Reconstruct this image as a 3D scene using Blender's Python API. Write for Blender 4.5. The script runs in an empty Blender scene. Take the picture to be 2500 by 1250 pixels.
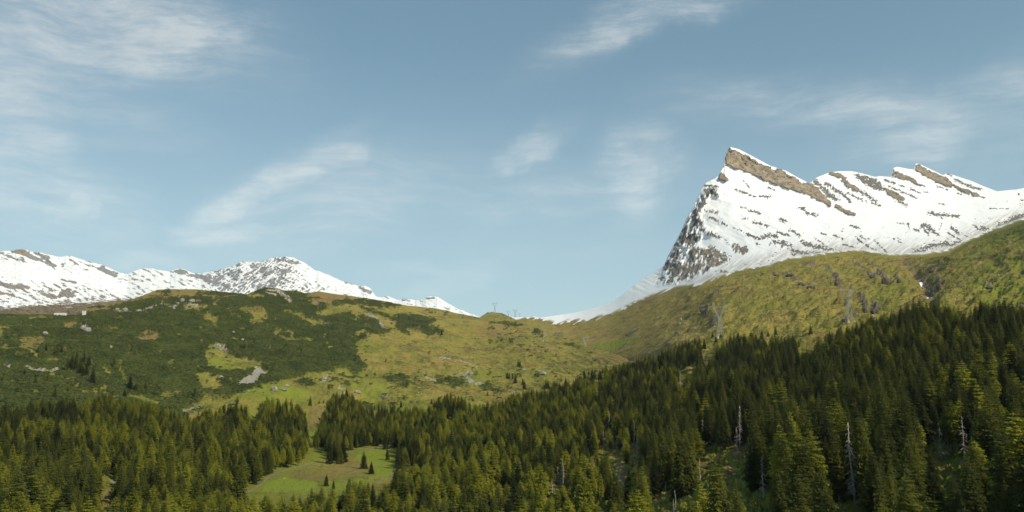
import bpy, math, random, time
import numpy as np
from mathutils import Vector
T0 = time.time()
random.seed(7); rng = np.random.default_rng(7)
S = bpy.context.scene
COL = S.collection

# ------------------------------------------------------------------ camera
CAM = np.array([0.0, 0.0, 100.0]); PITCH = math.radians(8.25); FOC = 2000.0
cd = bpy.data.cameras.new('camera'); cam = bpy.data.objects.new('camera', cd); COL.objects.link(cam)
cd.sensor_width = 36.0; cd.lens = 36.0 * FOC / 2500.0; cd.clip_start = 1.0; cd.clip_end = 60000.0
cam.location = CAM; cam.rotation_euler = (math.pi / 2 + PITCH, 0, 0); S.camera = cam

# ------------------------------------------------------------------ light
SUN_EL = math.radians(38.0); SUN_AZ = math.radians(132.0)       # azimuth clockwise from +Y
S.view_settings.view_transform = 'Standard'; S.view_settings.look = 'None'
S.view_settings.exposure = 0.15; S.view_settings.gamma = 1.0; S.view_settings.use_curve_mapping = False
sd = bpy.data.lights.new('sun', 'SUN'); sd.energy = 4.2; sd.angle = math.radians(0.5); sd.color = (1.0, 0.91, 0.74)
so = bpy.data.objects.new('sun', sd); COL.objects.link(so)
sdir = Vector((math.sin(SUN_AZ) * math.cos(SUN_EL), math.cos(SUN_AZ) * math.cos(SUN_EL), math.sin(SUN_EL)))
so.rotation_euler = sdir.to_track_quat('Z', 'Y').to_euler(); so.location = (200, -200, 600)

class NT:
    """small helper for writing node trees"""
    def __init__(s, tree): s.t = tree; s.n = tree.nodes; s.l = tree.links
    def node(s, typ, **kw):
        n = s.n.new(typ)
        for k, v in kw.items(): setattr(n, k, v)
        return n
    def put(s, sock, v):
        if isinstance(v, bpy.types.NodeSocket): s.l.new(v, sock)
        elif v is not None: sock.default_value = v
    def m(s, op, a, b=None, c=None, clamp=False):
        n = s.node('ShaderNodeMath', operation=op, use_clamp=clamp)
        for i, v in enumerate((a, b, c)):
            if v is not None: s.put(n.inputs[i], v)
        return n.outputs[0]
    def ss(s, x, a, b, o0=0.0, o1=1.0):
        n = s.node('ShaderNodeMapRange', interpolation_type='SMOOTHSTEP')
        s.put(n.inputs[0], x); n.inputs[1].default_value = a; n.inputs[2].default_value = b
        n.inputs[3].default_value = o0; n.inputs[4].default_value = o1
        return n.outputs[0]
    def mix(s, f, a, b, blend='MIX'):
        n = s.node('ShaderNodeMix', data_type='RGBA', blend_type=blend)
        s.put(n.inputs[0], f)
        for i, v in ((6, a), (7, b)):
            s.put(n.inputs[i], (*v, 1.0) if isinstance(v, tuple) and len(v) == 3 else v)
        return n.outputs[2]
    def noise(s, vec, scale, detail=4.0, rough=0.55, dist=0.0, out=0, lac=2.0):
        n = s.node('ShaderNodeTexNoise'); s.put(n.inputs['Vector'], vec)
        n.inputs['Scale'].default_value = scale; n.inputs['Detail'].default_value = detail
        n.inputs['Roughness'].default_value = rough; n.inputs['Distortion'].default_value = dist
        n.inputs['Lacunarity'].default_value = lac
        return n.outputs[out]
    def mapping(s, vec, scale=(1, 1, 1), rot=(0, 0, 0), loc=(0, 0, 0)):
        n = s.node('ShaderNodeMapping'); s.put(n.inputs[0], vec)
        n.inputs['Scale'].default_value = scale; n.inputs['Rotation'].default_value = rot; n.inputs['Location'].default_value = loc
        return n.outputs[0]
    def attr(s, name):
        return s.node('ShaderNodeAttribute', attribute_name=name).outputs['Fac']

def px_azel(px, py):
    X = (px - 1250) / FOC; Z = (625 - py) / FOC; c, s_ = math.cos(PITCH), math.sin(PITCH)
    x, y, z = X, c - Z * s_, s_ + Z * c
    return math.atan2(x, y), math.atan2(z, math.hypot(x, y))

def build_world():
    w = bpy.data.worlds.new('World'); S.world = w; w.use_nodes = True
    w.node_tree.nodes.clear(); t = NT(w.node_tree)
    sky = t.node('ShaderNodeTexSky', sky_type='NISHITA'); sky.sun_disc = False
    sky.sun_elevation = SUN_EL; sky.sun_rotation = SUN_AZ
    sky.altitude = 1700; sky.air_density = 1.0; sky.dust_density = 1.1; sky.ozone_density = 1.0
    tc = t.node('ShaderNodeTexCoord').outputs['Generated']
    sp = t.node('ShaderNodeSeparateXYZ'); t.l.new(tc, sp.inputs[0]); x, y, z = sp.outputs
    az = t.m('ARCTAN2', x, y); el = t.m('ARCSINE', z)
    cb = t.node('ShaderNodeCombineXYZ'); t.l.new(az, cb.inputs[0]); t.l.new(el, cb.inputs[1]); q = cb.outputs[0]
    # fine cirrus fibres, drawn out along gently rising lines
    warp = t.noise(q, 3.0, 3, .5, out=1)
    wv = t.node('ShaderNodeVectorMath', operation='SUBTRACT'); t.l.new(warp, wv.inputs[0]); wv.inputs[1].default_value = (.5, .5, .5)
    ws = t.node('ShaderNodeVectorMath', operation='SCALE'); t.l.new(wv.outputs[0], ws.inputs[0]); ws.inputs[3].default_value = .10
    qa = t.node('ShaderNodeVectorMath', operation='ADD'); t.l.new(q, qa.inputs[0]); t.l.new(ws.outputs[0], qa.inputs[1]); qw = qa.outputs[0]
    fib = t.noise(t.mapping(qw, (7, 46, 1), (0, 0, math.radians(-10))), 1.0, 13, .72)
    fib2 = t.noise(t.mapping(qw, (11, 48, 1), (0, 0, math.radians(-30)), (3, 1, 0)), 1.3, 13, .70)
    feather = t.m('ADD', t.m('MULTIPLY', fib, .5), t.m('MULTIPLY', fib2, .5))
    puff = t.noise(t.mapping(qw, (1, 1.6, 1)), 7.0, 8, .58)
    f = t.m('ADD', t.m('MULTIPLY', fib, .38), t.m('ADD', t.m('MULTIPLY', fib2, .27), t.m('MULTIPLY', puff, .35)))
    total = None
    #        px,   py,  half length, half width, angle(deg, + = down to the right), strength
    blobs = [(230, 40, 350, 125, 4, 1.05), (400, 95, 190, 85, -14, 1.1), (90, 100, 210, 60, 14, 0.9), (250, 265, 210, 85, 10, .42),
             (-300, 100, 420, 160, 5, .9), (20, 330, 150, 120, 10, .75), (172, 512, 50, 44, -20, 1.0), (90, 460, 210, 110, 20, .7), (240, 540, 70, 60, 0, .4),
             (790, 500, 330, 115, -18, .62), (650, 462, 240, 52, -33, 1.0), (800, 385, 130, 46, -14, .8), (590, 572, 190, 28, 2, .8), (740, 512, 190, 22, -4, .6), (370, 630, 100, 36, 0, .6),
             (1270, 378, 130, 34, -34, .78), (1545, 425, 130, 95, -66, .85), (1330, 480, 330, 60, -6, .5), (1050, 470, 430, 80, -4, .34),
             (1530, 48, 230, 50, -22, .85), (1660, 8, 160, 36, -12, .8), (2060, 262, 350, 62, 9, .72), (2240, 320, 150, 66, -8, .75), (1880, 236, 210, 28, 6, .6),
             (2480, 300, 140, 70, -20, .4), (2700, 120, 260, 60, -15, .7), (3000, 420, 300, 70, -8, .5),
             (1110, 690, 120, 40, -20, .5), (1040, 668, 160, 18, 2, .5), (1300, 600, 420, 60, 0, .2)]
    wv2 = t.noise(q, 9.0, 5, .6, out=1); w2 = t.node('ShaderNodeSeparateXYZ'); t.l.new(wv2, w2.inputs[0])
    azw = t.m('MULTIPLY_ADD', t.m('SUBTRACT', w2.outputs[0], .5), .13, az); elw = t.m('MULTIPLY_ADD', t.m('SUBTRACT', w2.outputs[1], .5), .055, el)
    for (bx, by, L, W, ang, st) in blobs:
        a0, e0 = px_azel(bx, by)
        k = 1.0 / FOC
        # rotate then scale about the blob centre: mapping POINT = scale, rotate, translate -> done with math
        dx = t.m('SUBTRACT', azw, a0); dy = t.m('SUBTRACT', elw, e0)
        A = math.radians(-ang); ca, sa = math.cos(A), math.sin(A)
        u = t.m('MULTIPLY_ADD', dx, ca / (L * k), t.m('MULTIPLY', dy, sa / (L * k)))
        v = t.m('MULTIPLY_ADD', dx, -sa / (W * k), t.m('MULTIPLY', dy, ca / (W * k)))
        r2 = t.m('MULTIPLY_ADD', u, u, t.m('MULTIPLY', v, v))
        g = t.m('MULTIPLY', t.m('POWER', 2.7183, t.m('MULTIPLY', t.m('POWER', r2, 1.5), -.9)), st)
        total = g if total is None else t.m('MAXIMUM', total, g)
    # the rest of the sky carries the same thin cirrus
    side = t.m('MAXIMUM', t.ss(t.m('ABSOLUTE', az), .75, 1.0), t.ss(el, .55, .75))
    rest = t.m('MULTIPLY', side, t.ss(t.noise(q, 1.4, 3, .5), .48, .72, 0, .8))
    total = t.m('MAXIMUM', total, rest)
    dens = t.m('MULTIPLY', t.m('MULTIPLY_ADD', total, .75, .12), t.ss(t.m('ADD', f, t.m('MULTIPLY', total, .30)), .56, .86), clamp=True)
    veil = t.m('MULTIPLY', total, t.ss(f, .30, .62, .22, .62))
    dens = t.m('MULTIPLY', t.m('ADD', t.m('MULTIPLY', dens, .50), veil), t.ss(feather, .36, .64, .62, 1.12), clamp=True)
    # a short contrail
    (a0, e0), (a1, e1) = px_azel(1273, 677), px_azel(1304, 706)
    L = math.hypot(a1 - a0, e1 - e0); ux, uy = (a1 - a0) / L, (e1 - e0) / L
    dx = t.m('SUBTRACT', az, a0); dy = t.m('SUBTRACT', el, e0)
    al = t.m('MULTIPLY_ADD', dx, ux, t.m('MULTIPLY', dy, uy)); ac = t.m('ABSOLUTE', t.m('MULTIPLY_ADD', dx, -uy, t.m('MULTIPLY', dy, ux)))
    con = t.m('MULTIPLY', t.m('MULTIPLY', t.ss(ac, .0003, .0011, 1, 0), t.ss(al, 0, .006)), t.ss(al, L - .003, L, 1, 0))
    dens = t.m('ADD', dens, t.m('MULTIPLY', con, .22), clamp=True)
    # slightly muted, greyer blue with a pale band at the horizon
    base = t.mix(1.0, sky.outputs[0], (1.03, 1.04, .86), 'MULTIPLY')
    hz = t.ss(el, -.02, .42, 1.0, 0.0)
    base = t.mix(t.m('MULTIPLY', hz, SKY_HZ), base, SKY_PALE)
    base = t.mix(.30, base, (2.2, 4.2, 5.4))
    cl = t.mix(dens, base, t.mix(t.ss(el, .08, .40), (5.9, 7.0, 7.3), (4.7, 5.3, 5.6)))
    bg = t.node('ShaderNodeBackground'); t.l.new(cl, bg.inputs[0]); bg.inputs[1].default_value = SKY_STR
    o = t.node('ShaderNodeOutputWorld'); t.l.new(bg.outputs[0], o.inputs[0])
SKY_STR = 0.105; SKY_HZ = .60; SKY_PALE = (5.2, 6.6, 7.0)
build_world()

# ------------------------------------------------------------------ noise
def _h(ix, iy, seed):
    h = (ix.astype(np.int64) * 374761393 + iy.astype(np.int64) * 668265263 + seed * 2147483647) & 0xffffffff
    h = ((h ^ (h >> 13)) * 1274126177) & 0xffffffff
    h = h ^ (h >> 16)
    return h
def gn(x, y, seed=0):
    x = np.asarray(x, float); y = np.asarray(y, float)
    x0 = np.floor(x); y0 = np.floor(y); fx = x - x0; fy = y - y0
    u = fx * fx * fx * (fx * (fx * 6 - 15) + 10); v = fy * fy * fy * (fy * (fy * 6 - 15) + 10)
    def c(i, j):
        a = (_h(x0 + i, y0 + j, seed) & 1023) * (2 * math.pi / 1024)
        return np.cos(a) * (fx - i) + np.sin(a) * (fy - j)
    a, b, c_, d = c(0, 0), c(1, 0), c(0, 1), c(1, 1)
    return 1.5 * ((a * (1 - u) + b * u) * (1 - v) + (c_ * (1 - u) + d * u) * v)
def fbm(x, y, seed=0, o=5, g=.5, ridged=False):
    s = 0; a = 1; t = 0
    for i in range(o):
        n = gn(x, y, seed + i * 17)
        s = s + a * ((1 - 2 * np.abs(n)) if ridged else n); t += a; a *= g; x = x * 2.03 + 11.3; y = y * 2.03 - 7.7
    return s / t
def sst(x, a, b):
    t = np.clip((x - a) / (b - a), 0, 1); return t * t * (3 - 2 * t)
def curve(pts):
    xs = np.array([p[0] for p in pts], float); ys = np.array([p[1] for p in pts], float)
    return lambda x: np.interp(x, xs, ys)
def table(cols, rows):
    """log-distance lattice over the view, smoothed, sampled bilinearly"""
    pys = sorted(rows); Z = np.array([[math.log(v) for v in rows[p]] for p in pys])
    gx = np.arange(-460, 2971, 10.0); gy = np.arange(300, 2261, 10.0)
    A = np.array([np.interp(gx, cols, z) for z in Z])
    G = np.array([np.interp(gy, pys, A[:, j]) for j in range(len(gx))]).T
    for _ in range(16):
        P = np.pad(G, 1, mode='reflect', reflect_type='odd'); G = (P[:-2, 1:-1] + P[2:, 1:-1] + P[1:-1, :-2] + P[1:-1, 2:] + 2 * G) / 6
    def f(px, py):
        a = np.clip((px + 460) / 10, 0, len(gx) - 1.001); b = np.clip((py - 300) / 10, 0, len(gy) - 1.001)
        i = a.astype(int); j = b.astype(int); a = a - i; b = b - j
        return np.exp((G[j, i] * (1 - a) + G[j, i + 1] * a) * (1 - b) + (G[j + 1, i] * (1 - a) + G[j + 1, i + 1] * a) * b)
    return f
def world(px, py, D):
    X = (px - 1250) / FOC; Z = (625 - py) / FOC; c, s_ = math.cos(PITCH), math.sin(PITCH)
    x = X; y = c - Z * s_; z = s_ + Z * c; r = np.hypot(x, y)
    return np.stack([x * D / r + CAM[0], y * D / r + CAM[1], z * D / r + CAM[2]], -1)
def project(P):
    v = P - CAM; c, s_ = math.cos(PITCH), math.sin(PITCH)
    f = v[..., 1] * c + v[..., 2] * s_; u = -v[..., 1] * s_ + v[..., 2] * c
    return 1250 + FOC * v[..., 0] / f, 625 - FOC * u / f, np.hypot(v[..., 0], v[..., 1])

# ------------------------------------------------------------------ shapes traced in patches of the view
def crop(x0, y0, k): return lambda pts: [(x0 + k * a, y0 + k * b) for a, b in pts]
c1 = crop(0, 580, .256); c2 = crop(600, 600, .256); c3 = crop(1160, 640, .256); c4 = crop(1560, 340, .304)
c5 = crop(1960, 380, .256); c6 = crop(1860, 600, .256); c7 = crop(1160, 710, .136)
f1 = crop(0, 840, .328); f2 = crop(500, 840, .328); f3 = crop(1000, 840, .328); f4 = crop(1400, 840, .328); f5 = crop(1860, 700, .44)
def sdf(px, py, poly):
    """signed distance, positive inside"""
    ins = np.zeros(px.shape, bool); d2 = np.full(px.shape, 1e18); n = len(poly)
    for i in range(n):
        x0, y0 = poly[i]; x1, y1 = poly[(i + 1) % n]
        dx, dy = x1 - x0, y1 - y0; t = np.clip(((px - x0) * dx + (py - y0) * dy) / (dx * dx + dy * dy + 1e-9), 0, 1)
        d2 = np.minimum(d2, (px - x0 - t * dx) ** 2 + (py - y0 - t * dy) ** 2)
        if y0 != y1: ins ^= ((y0 > py) != (y1 > py)) & (px < (x1 - x0) * (py - y0) / (y1 - y0) + x0)
    d = np.sqrt(d2); return np.where(ins, d, -d)
def seg(px, py, pts, w):
    """closeness to a polyline, positive inside the half width w (tapering at the ends)"""
    d = np.full(px.shape, 1e9)
    for (x0, y0), (x1, y1) in zip(pts[:-1], pts[1:]):
        dx, dy = x1 - x0, y1 - y0; t = np.clip(((px - x0) * dx + (py - y0) * dy) / (dx * dx + dy * dy + 1e-9), 0, 1)
        d = np.minimum(d, np.hypot(px - x0 - t * dx, py - y0 - t * dy))
    return w - d
def paint(out, px, py, shapes, soft, jit, op='max'):
    """shapes: (kind, pts, width, strength)"""
    for sh in shapes:
        kind, pts, w, st = sh
        xs = [p[0] for p in pts]; ys = [p[1] for p in pts]; mg = w + soft + 8
        m = (px > min(xs) - mg) & (px < max(xs) + mg) & (py > min(ys) - mg) & (py < max(ys) + mg)
        if not m.any(): continue
        a, b = px[m], py[m]
        s = sdf(a, b, pts) if kind == 'p' else seg(a, b, pts, w)
        v = sst(s + jit[m], -soft, soft) * st
        o = out[m]
        out[m] = np.maximum(o, v) if op == 'max' else o * (1 - v)
def rag(out, px, py, shapes, nz, amp=.75):
    for kind, pts, w, st in shapes:
        xs = [p[0] for p in pts]; ys = [p[1] for p in pts]; mg = w * 1.2 + 8
        m = (px > min(xs) - mg) & (px < max(xs) + mg) & (py > min(ys) - mg) & (py < max(ys) + mg)
        if not m.any(): continue
        a, b = px[m], py[m]; s_ = sdf(a, b, pts) / 5.0 if kind == 'p' else seg(a, b, pts, w) / max(w, 1.6)
        f_ = np.clip(.5 + .5 * np.clip(s_, -1.6, 1) - (1 - st) * .35, -.5, 1); out[m] = np.maximum(out[m], sst(f_ + amp * nz[m], .42, .68))
P = lambda pts, st=1.0: ('p', pts, 0, st)
L = lambda pts, w, st=1.0: ('l', pts, w, st)

# ------------------------------------------------------------------ mesh writing
def setp(o, label=None, cat=None, group=None, kind=None):
    for k, v in (('label', label), ('category', cat), ('group', group), ('kind', kind)):
        if v: o[k] = v
    return o
def grid_mesh(name, Pg, attrs, mat):
    nr, nc = Pg.shape[:2]; me = bpy.data.meshes.new(name)
    me.vertices.add(nr * nc); me.vertices.foreach_set('co', Pg.reshape(-1).astype(np.float32))
    i = np.arange(nr * nc).reshape(nr, nc)
    q = np.stack([i[:-1, :-1], i[:-1, 1:], i[1:, 1:], i[1:, :-1]], -1).reshape(-1, 4)
    me.loops.add(q.size); me.loops.foreach_set('vertex_index', q.reshape(-1).astype(np.int32))
    me.polygons.add(len(q)); me.polygons.foreach_set('loop_start', (np.arange(len(q)) * 4).astype(np.int32))
    me.polygons.foreach_set('use_smooth', np.ones(len(q), bool)); me.update(calc_edges=True)
    for k, v in attrs.items():
        me.attributes.new(k, 'FLOAT', 'POINT').data.foreach_set('value', np.clip(v, -1, 1).reshape(-1).astype(np.float32))
    me.materials.append(mat); o = bpy.data.objects.new(name, me); COL.objects.link(o)
    return o
def py_mesh(name, V, F, mat, smooth=False, parent=None, link=True):
    me = bpy.data.meshes.new(name); me.from_pydata([tuple(v) for v in V], [], [tuple(f) for f in F])
    if smooth: me.polygons.foreach_set('use_smooth', [True] * len(me.polygons))
    me.materials.append(mat); o = bpy.data.objects.new(name, me)
    if link: COL.objects.link(o)
    if parent: o.parent = parent
    return o

# ------------------------------------------------------------------ materials
def new_mat(name, rough=.9, spec=.2):
    m = bpy.data.materials.new(name); m.use_nodes = True; m.node_tree.nodes.clear(); t = NT(m.node_tree)
    b = t.node('ShaderNodeBsdfPrincipled'); b.inputs['Roughness'].default_value = rough; b.inputs['Specular IOR Level'].default_value = spec
    o = t.node('ShaderNodeOutputMaterial'); t.l.new(b.outputs[0], o.inputs[0]); return m, t, b
def bump(t, b, h, dist, strength=1.0):
    n = t.node('ShaderNodeBump'); n.inputs['Strength'].default_value = strength; n.inputs['Distance'].default_value = dist
    t.l.new(h, n.inputs['Height']); t.l.new(n.outputs[0], b.inputs['Normal'])

OCHRE = (.285, .225, .052); OLIVE = (.172, .180, .026); HEATH = (.078, .088, .024); RUST = (.215, .125, .050)
GREEN = (.190, .230, .026); SHRUB = (.034, .047, .016); ROCKD = (.150, .125, .100); PALE = (.40, .37, .31)
def ground_material():
    m, t, b = new_mat('ground', .95, .08)
    pos = t.node('ShaderNodeNewGeometry').outputs['Position']
    nbig = t.noise(pos, 1 / 130, 5, .6); nmid = t.noise(pos, 1 / 30, 5, .62, .6)
    st = t.mapping(pos, (1.0, 1.0, 2.6)); nfin = t.noise(st, 1 / 7, 5, .65, .5); nvf = t.noise(st, 1 / 2.0, 4, .7)
    och = t.attr('ochre'); gre = t.attr('green'); hea = t.attr('heath')
    k = t.m('ADD', t.m('ADD', t.m('MULTIPLY', t.m('SUBTRACT', nbig, .5), 1.6), t.m('MULTIPLY', t.m('SUBTRACT', nmid, .5), 1.9)), t.m('MULTIPLY', t.m('SUBTRACT', nfin, .5), 1.3))
    base = t.mix(t.ss(t.m('ADD', k, t.m('MULTIPLY', och, .7)), -.30, .42), OLIVE, OCHRE)
    base = t.mix(t.m('MULTIPLY', t.ss(t.m('ADD', t.noise(pos, 1 / 60, 4, .6), t.m('MULTIPLY', och, .08)), .56, .66), .55), base, RUST)
    hm = t.m('ADD', t.m('ADD', nfin, t.m('MULTIPLY', nmid, .7)), t.m('MULTIPLY', hea, .28))
    base = t.mix(t.m('MULTIPLY', t.ss(hm, .84, 1.02), .85), base, HEATH)
    base = t.mix(t.m('MULTIPLY', t.ss(t.m('ADD', t.attr('tuft'), t.m('MULTIPLY', t.m('SUBTRACT', nfin, .5), .9)), .40, .66), .8), base, (.055, .068, .022))
    base = t.mix(t.m('MULTIPLY', t.ss(t.m('SUBTRACT', t.m('MULTIPLY', t.m('SUBTRACT', nfin, .5), .5), t.attr('tuft')), .22, .50), .5), base, (.33, .255, .090))
    base = t.mix(t.m('MULTIPLY', t.ss(t.m('ADD', gre, t.m('MULTIPLY', t.m('SUBTRACT', nmid, .5), .7)), .3, .8), .9), base, GREEN)
    base = t.mix(t.m('MULTIPLY', t.attr('brown'), .85), base, t.mix(t.ss(nfin, .40, .60), (.17, .095, .045), (.27, .19, .075)))
    # straw coloured tussocks and small pale stones
    base = t.mix(t.m('MULTIPLY', t.ss(nvf, .60, .78), .40), base, (.30, .235, .095))
    base = t.mix(t.m('MULTIPLY', t.ss(t.noise(pos, 1 / 5.5, 3, .6, out=0), .735, .765), .7), base, PALE)
    base = t.mix(t.attr('shrub'), base, t.mix(nfin, (.034, .050, .013), (.070, .082, .024)))
    rk = t.m('ADD', t.attr('rock'), t.m('MULTIPLY', t.m('SUBTRACT', nfin, .5), 1.0))
    rcol = t.mix(t.noise(st, 1 / 9, 6, .7), (.050, .040, .032), (.24, .20, .155))
    base = t.mix(t.ss(rk, .42, .58), base, rcol)
    pl = t.m('ADD', t.attr('pale'), t.m('MULTIPLY', t.m('SUBTRACT', nfin, .5), 1.2))
    base = t.mix(t.ss(pl, .42, .62), base, t.mix(nvf, (.20, .185, .15), (.40, .375, .32)))
    sn = t.attr('snow'); thin = t.m('ADD', t.m('MULTIPLY', t.m('SUBTRACT', nfin, .5), .9), t.m('MULTIPLY', t.m('SUBTRACT', nvf, .5), .5))
    sm = t.ss(t.m('ADD', sn, thin), .40, .62)
    base = t.mix(sm, base, SNOW)
    t.l.new(base, b.inputs['Base Color'])
    h = t.m('ADD', t.m('MULTIPLY', nfin, 3.0), t.m('MULTIPLY', nvf, .9)); h = t.m('MULTIPLY', h, t.m('SUBTRACT', 1.0, t.m('MULTIPLY', sm, .7)))
    bump(t, b, h, 1.0, 1.0); return m
SNOW = (.80, .805, .80)
def mountain_material():
    """snow over rock; the attribute 'rock' says how bare, 'warm' how brown, 'soil' where turf starts at the foot"""
    m, t, b = new_mat('mountain', .85, .1)
    pos = t.node('ShaderNodeNewGeometry').outputs['Position']
    st = t.mapping(pos, (1, 1, 1.3)); n1 = t.noise(st, 1 / 45, 7, .66, .4); n2 = t.noise(st, 1 / 8, 5, .65)
    r = t.attr('rock'); wm = t.attr('warm')
    cold = t.mix(n2, (.15, .148, .145), (.36, .35, .335)); warm = t.mix(t.m('ADD', t.m('MULTIPLY', n1, .6), t.m('MULTIPLY', n2, .5)), (.105, .078, .050), (.43, .33, .215))  # cold grey is lightened for distance, so some air haze sits in the colour
    rc = t.mix(wm, cold, warm)
    rm = t.ss(t.m('ADD', r, t.m('ADD', t.m('MULTIPLY', t.m('SUBTRACT', n1, .5), .95), t.m('MULTIPLY', t.m('SUBTRACT', n2, .5), .55))), .43, .56)
    base = t.mix(rm, SNOW, rc)
    so_ = t.m('ADD', t.m('MULTIPLY', t.attr('soil'), .78), t.m('MULTIPLY', t.m('SUBTRACT', n1, .5), 1.5))
    base = t.mix(t.ss(so_, .4, .6), base, t.mix(n2, (.085, .070, .040), (.25, .18, .095)))
    t.l.new(base, b.inputs['Base Color'])
    h = t.m('MULTIPLY', t.m('ADD', t.m('MULTIPLY', n1, 14), t.m('MULTIPLY', n2, 5)), t.m('MULTIPLY_ADD', rm, .9, .12))
    bump(t, b, h, 1.0, .8); return m
def foliage_material(name, dark, light, transl=.25, big=.5, own=.85):
    m = bpy.data.materials.new(name); m.use_nodes = True; m.node_tree.nodes.clear(); t = NT(m.node_tree)
    oi = t.node('ShaderNodeObjectInfo').outputs['Random']
    pos = t.node('ShaderNodeNewGeometry').outputs['Position']
    n = t.noise(pos, 1 / 1.6, 3, .6)
    k = t.m('ADD', t.m('ADD', t.m('MULTIPLY', oi, own), (.85 - own) * .5), t.m('MULTIPLY', t.m('SUBTRACT', n, .5), .8), clamp=True)
    nb = t.noise(pos, 1 / 55, 3, .6); k = t.m('ADD', k, t.m('MULTIPLY', t.m('SUBTRACT', nb, .5), big), clamp=True)
    col = t.mix(k, dark, light)
    d = t.node('ShaderNodeBsdfPrincipled'); d.inputs['Roughness'].default_value = .75; d.inputs['Specular IOR Level'].default_value = .15
    t.l.new(col, d.inputs['Base Color'])
    tr = t.node('ShaderNodeBsdfTranslucent'); t.l.new(t.mix(.5, col, light), tr.inputs[0])
    mx = t.node('ShaderNodeMixShader'); mx.inputs[0].default_value = transl
    t.l.new(d.outputs[0], mx.inputs[1]); t.l.new(tr.outputs[0], mx.inputs[2])
    o = t.node('ShaderNodeOutputMaterial'); t.l.new(mx.outputs[0], o.inputs[0]); return m
def simple_material(name, a, b_, scale, rough=.85, metal=0.0, bd=0.0):
    m, t, b = new_mat(name, rough); pos = t.node('ShaderNodeNewGeometry').outputs['Position']
    n = t.noise(pos, scale, 5, .65); t.l.new(t.mix(t.ss(n, .35, .68), a, b_), b.inputs['Base Color']); b.inputs['Metallic'].default_value = metal
    if bd: bump(t, b, n, bd)
    return m
M_GROUND = ground_material(); M_MOUNT = mountain_material()
M_SPRUCE = foliage_material('spruce_needles', (.019, .030, .008), (.158, .168, .026), .27)
M_LARCH = foliage_material('larch_needles', (.095, .115, .014), (.380, .375, .036), .38)
M_BUSH = foliage_material('bush_leaves', (.036, .052, .013), (.118, .136, .028), .22, 1.8, .4)
M_BARK = simple_material('bark', (.05, .038, .028), (.13, .105, .08), .8)
M_DEAD = simple_material('dead_wood', (.22, .19, .155), (.44, .40, .34), .9)
M_ROCK = simple_material('dark_rock', (.040, .034, .025), (.150, .125, .085), .35, .95, bd=.8)
M_PALE = simple_material('pale_rock', (.15, .14, .115), (.38, .355, .30), .45, .95, bd=.5)
M_WALL = simple_material('lichened_stone', (.12, .11, .08), (.28, .25, .19), .8, .95)
M_STEEL = simple_material('galvanised_steel', (.32, .32, .29), (.46, .46, .42), .2, .6, .25)
M_CONC = simple_material('white_concrete', (.62, .61, .58), (.78, .77, .74), .5)
M_ROOF = simple_material('slate_roof', (.035, .032, .03), (.09, .08, .07), .9)
M_WOOD = simple_material('weathered_wood', (.08, .05, .03), (.16, .11, .07), 1.5)
M_PLASTER = simple_material('white_plaster', (.55, .54, .50), (.78, .77, .73), .5)
M_GLASS, _t, _b = new_mat('window_glass', .1, .5); _b.inputs['Base Color'].default_value = (.02, .025, .03, 1)
M_WATER, _t, _b = new_mat('water', .08, .5); _b.inputs['Base Color'].default_value = (.03, .06, .075, 1)
_p = _t.node('ShaderNodeNewGeometry').outputs['Position']; bump(_t, _b, _t.noise(_p, .8, 4, .6), .15)

# ------------------------------------------------------------------ terrain
cols = [-400, 0, 300, 600, 900, 1200, 1400, 1550, 1700, 1900, 2100, 2300, 2500, 2900]
D1 = table(cols, {
    2250: [125, 125, 125, 125, 125, 120, 115, 105, 92, 84, 76, 72, 70, 68],
    1420: [330, 330, 330, 330, 330, 320, 300, 260, 230, 210, 190, 180, 175, 170],
    1250: [495, 495, 495, 495, 495, 480, 440, 380, 330, 300, 275, 260, 250, 240],
    1150: [690, 690, 690, 700, 705, 670, 600, 520, 450, 400, 370, 345, 330, 320],
    1050: [900, 900, 920, 1000, 1050, 930, 840, 740, 620, 540, 480, 440, 420, 400],
    1000: [1000, 1000, 1030, 1120, 1170, 1090, 1000, 880, 740, 640, 570, 510, 480, 450],
    950: [1130, 1130, 1180, 1260, 1300, 1300, 1180, 1040, 880, 760, 670, 590, 550, 510],
    900: [1270, 1270, 1330, 1420, 1480, 1600, 1450, 1230, 1040, 890, 780, 680, 620, 580],
    850: [1430, 1430, 1500, 1600, 1750, 2000, 1950, 1500, 1200, 1020, 880, 760, 690, 640],
    800: [1700, 1700, 1750, 1800, 2050, 2500, 2750, 1800, 1400, 1150, 980, 850, 770, 720],
    760: [2050, 2050, 2050, 2050, 2400, 3100, 3250, 2200, 1700, 1350, 1080, 930, 850, 790],
    700: [2300, 2300, 2350, 2350, 2700, 3400, 3600, 2700, 2100, 1600, 1250, 1050, 950, 880]})
cols2 = [1240, 1400, 1500, 1600, 1660, 1750, 1900, 2100, 2300, 2600, 2900]
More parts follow.
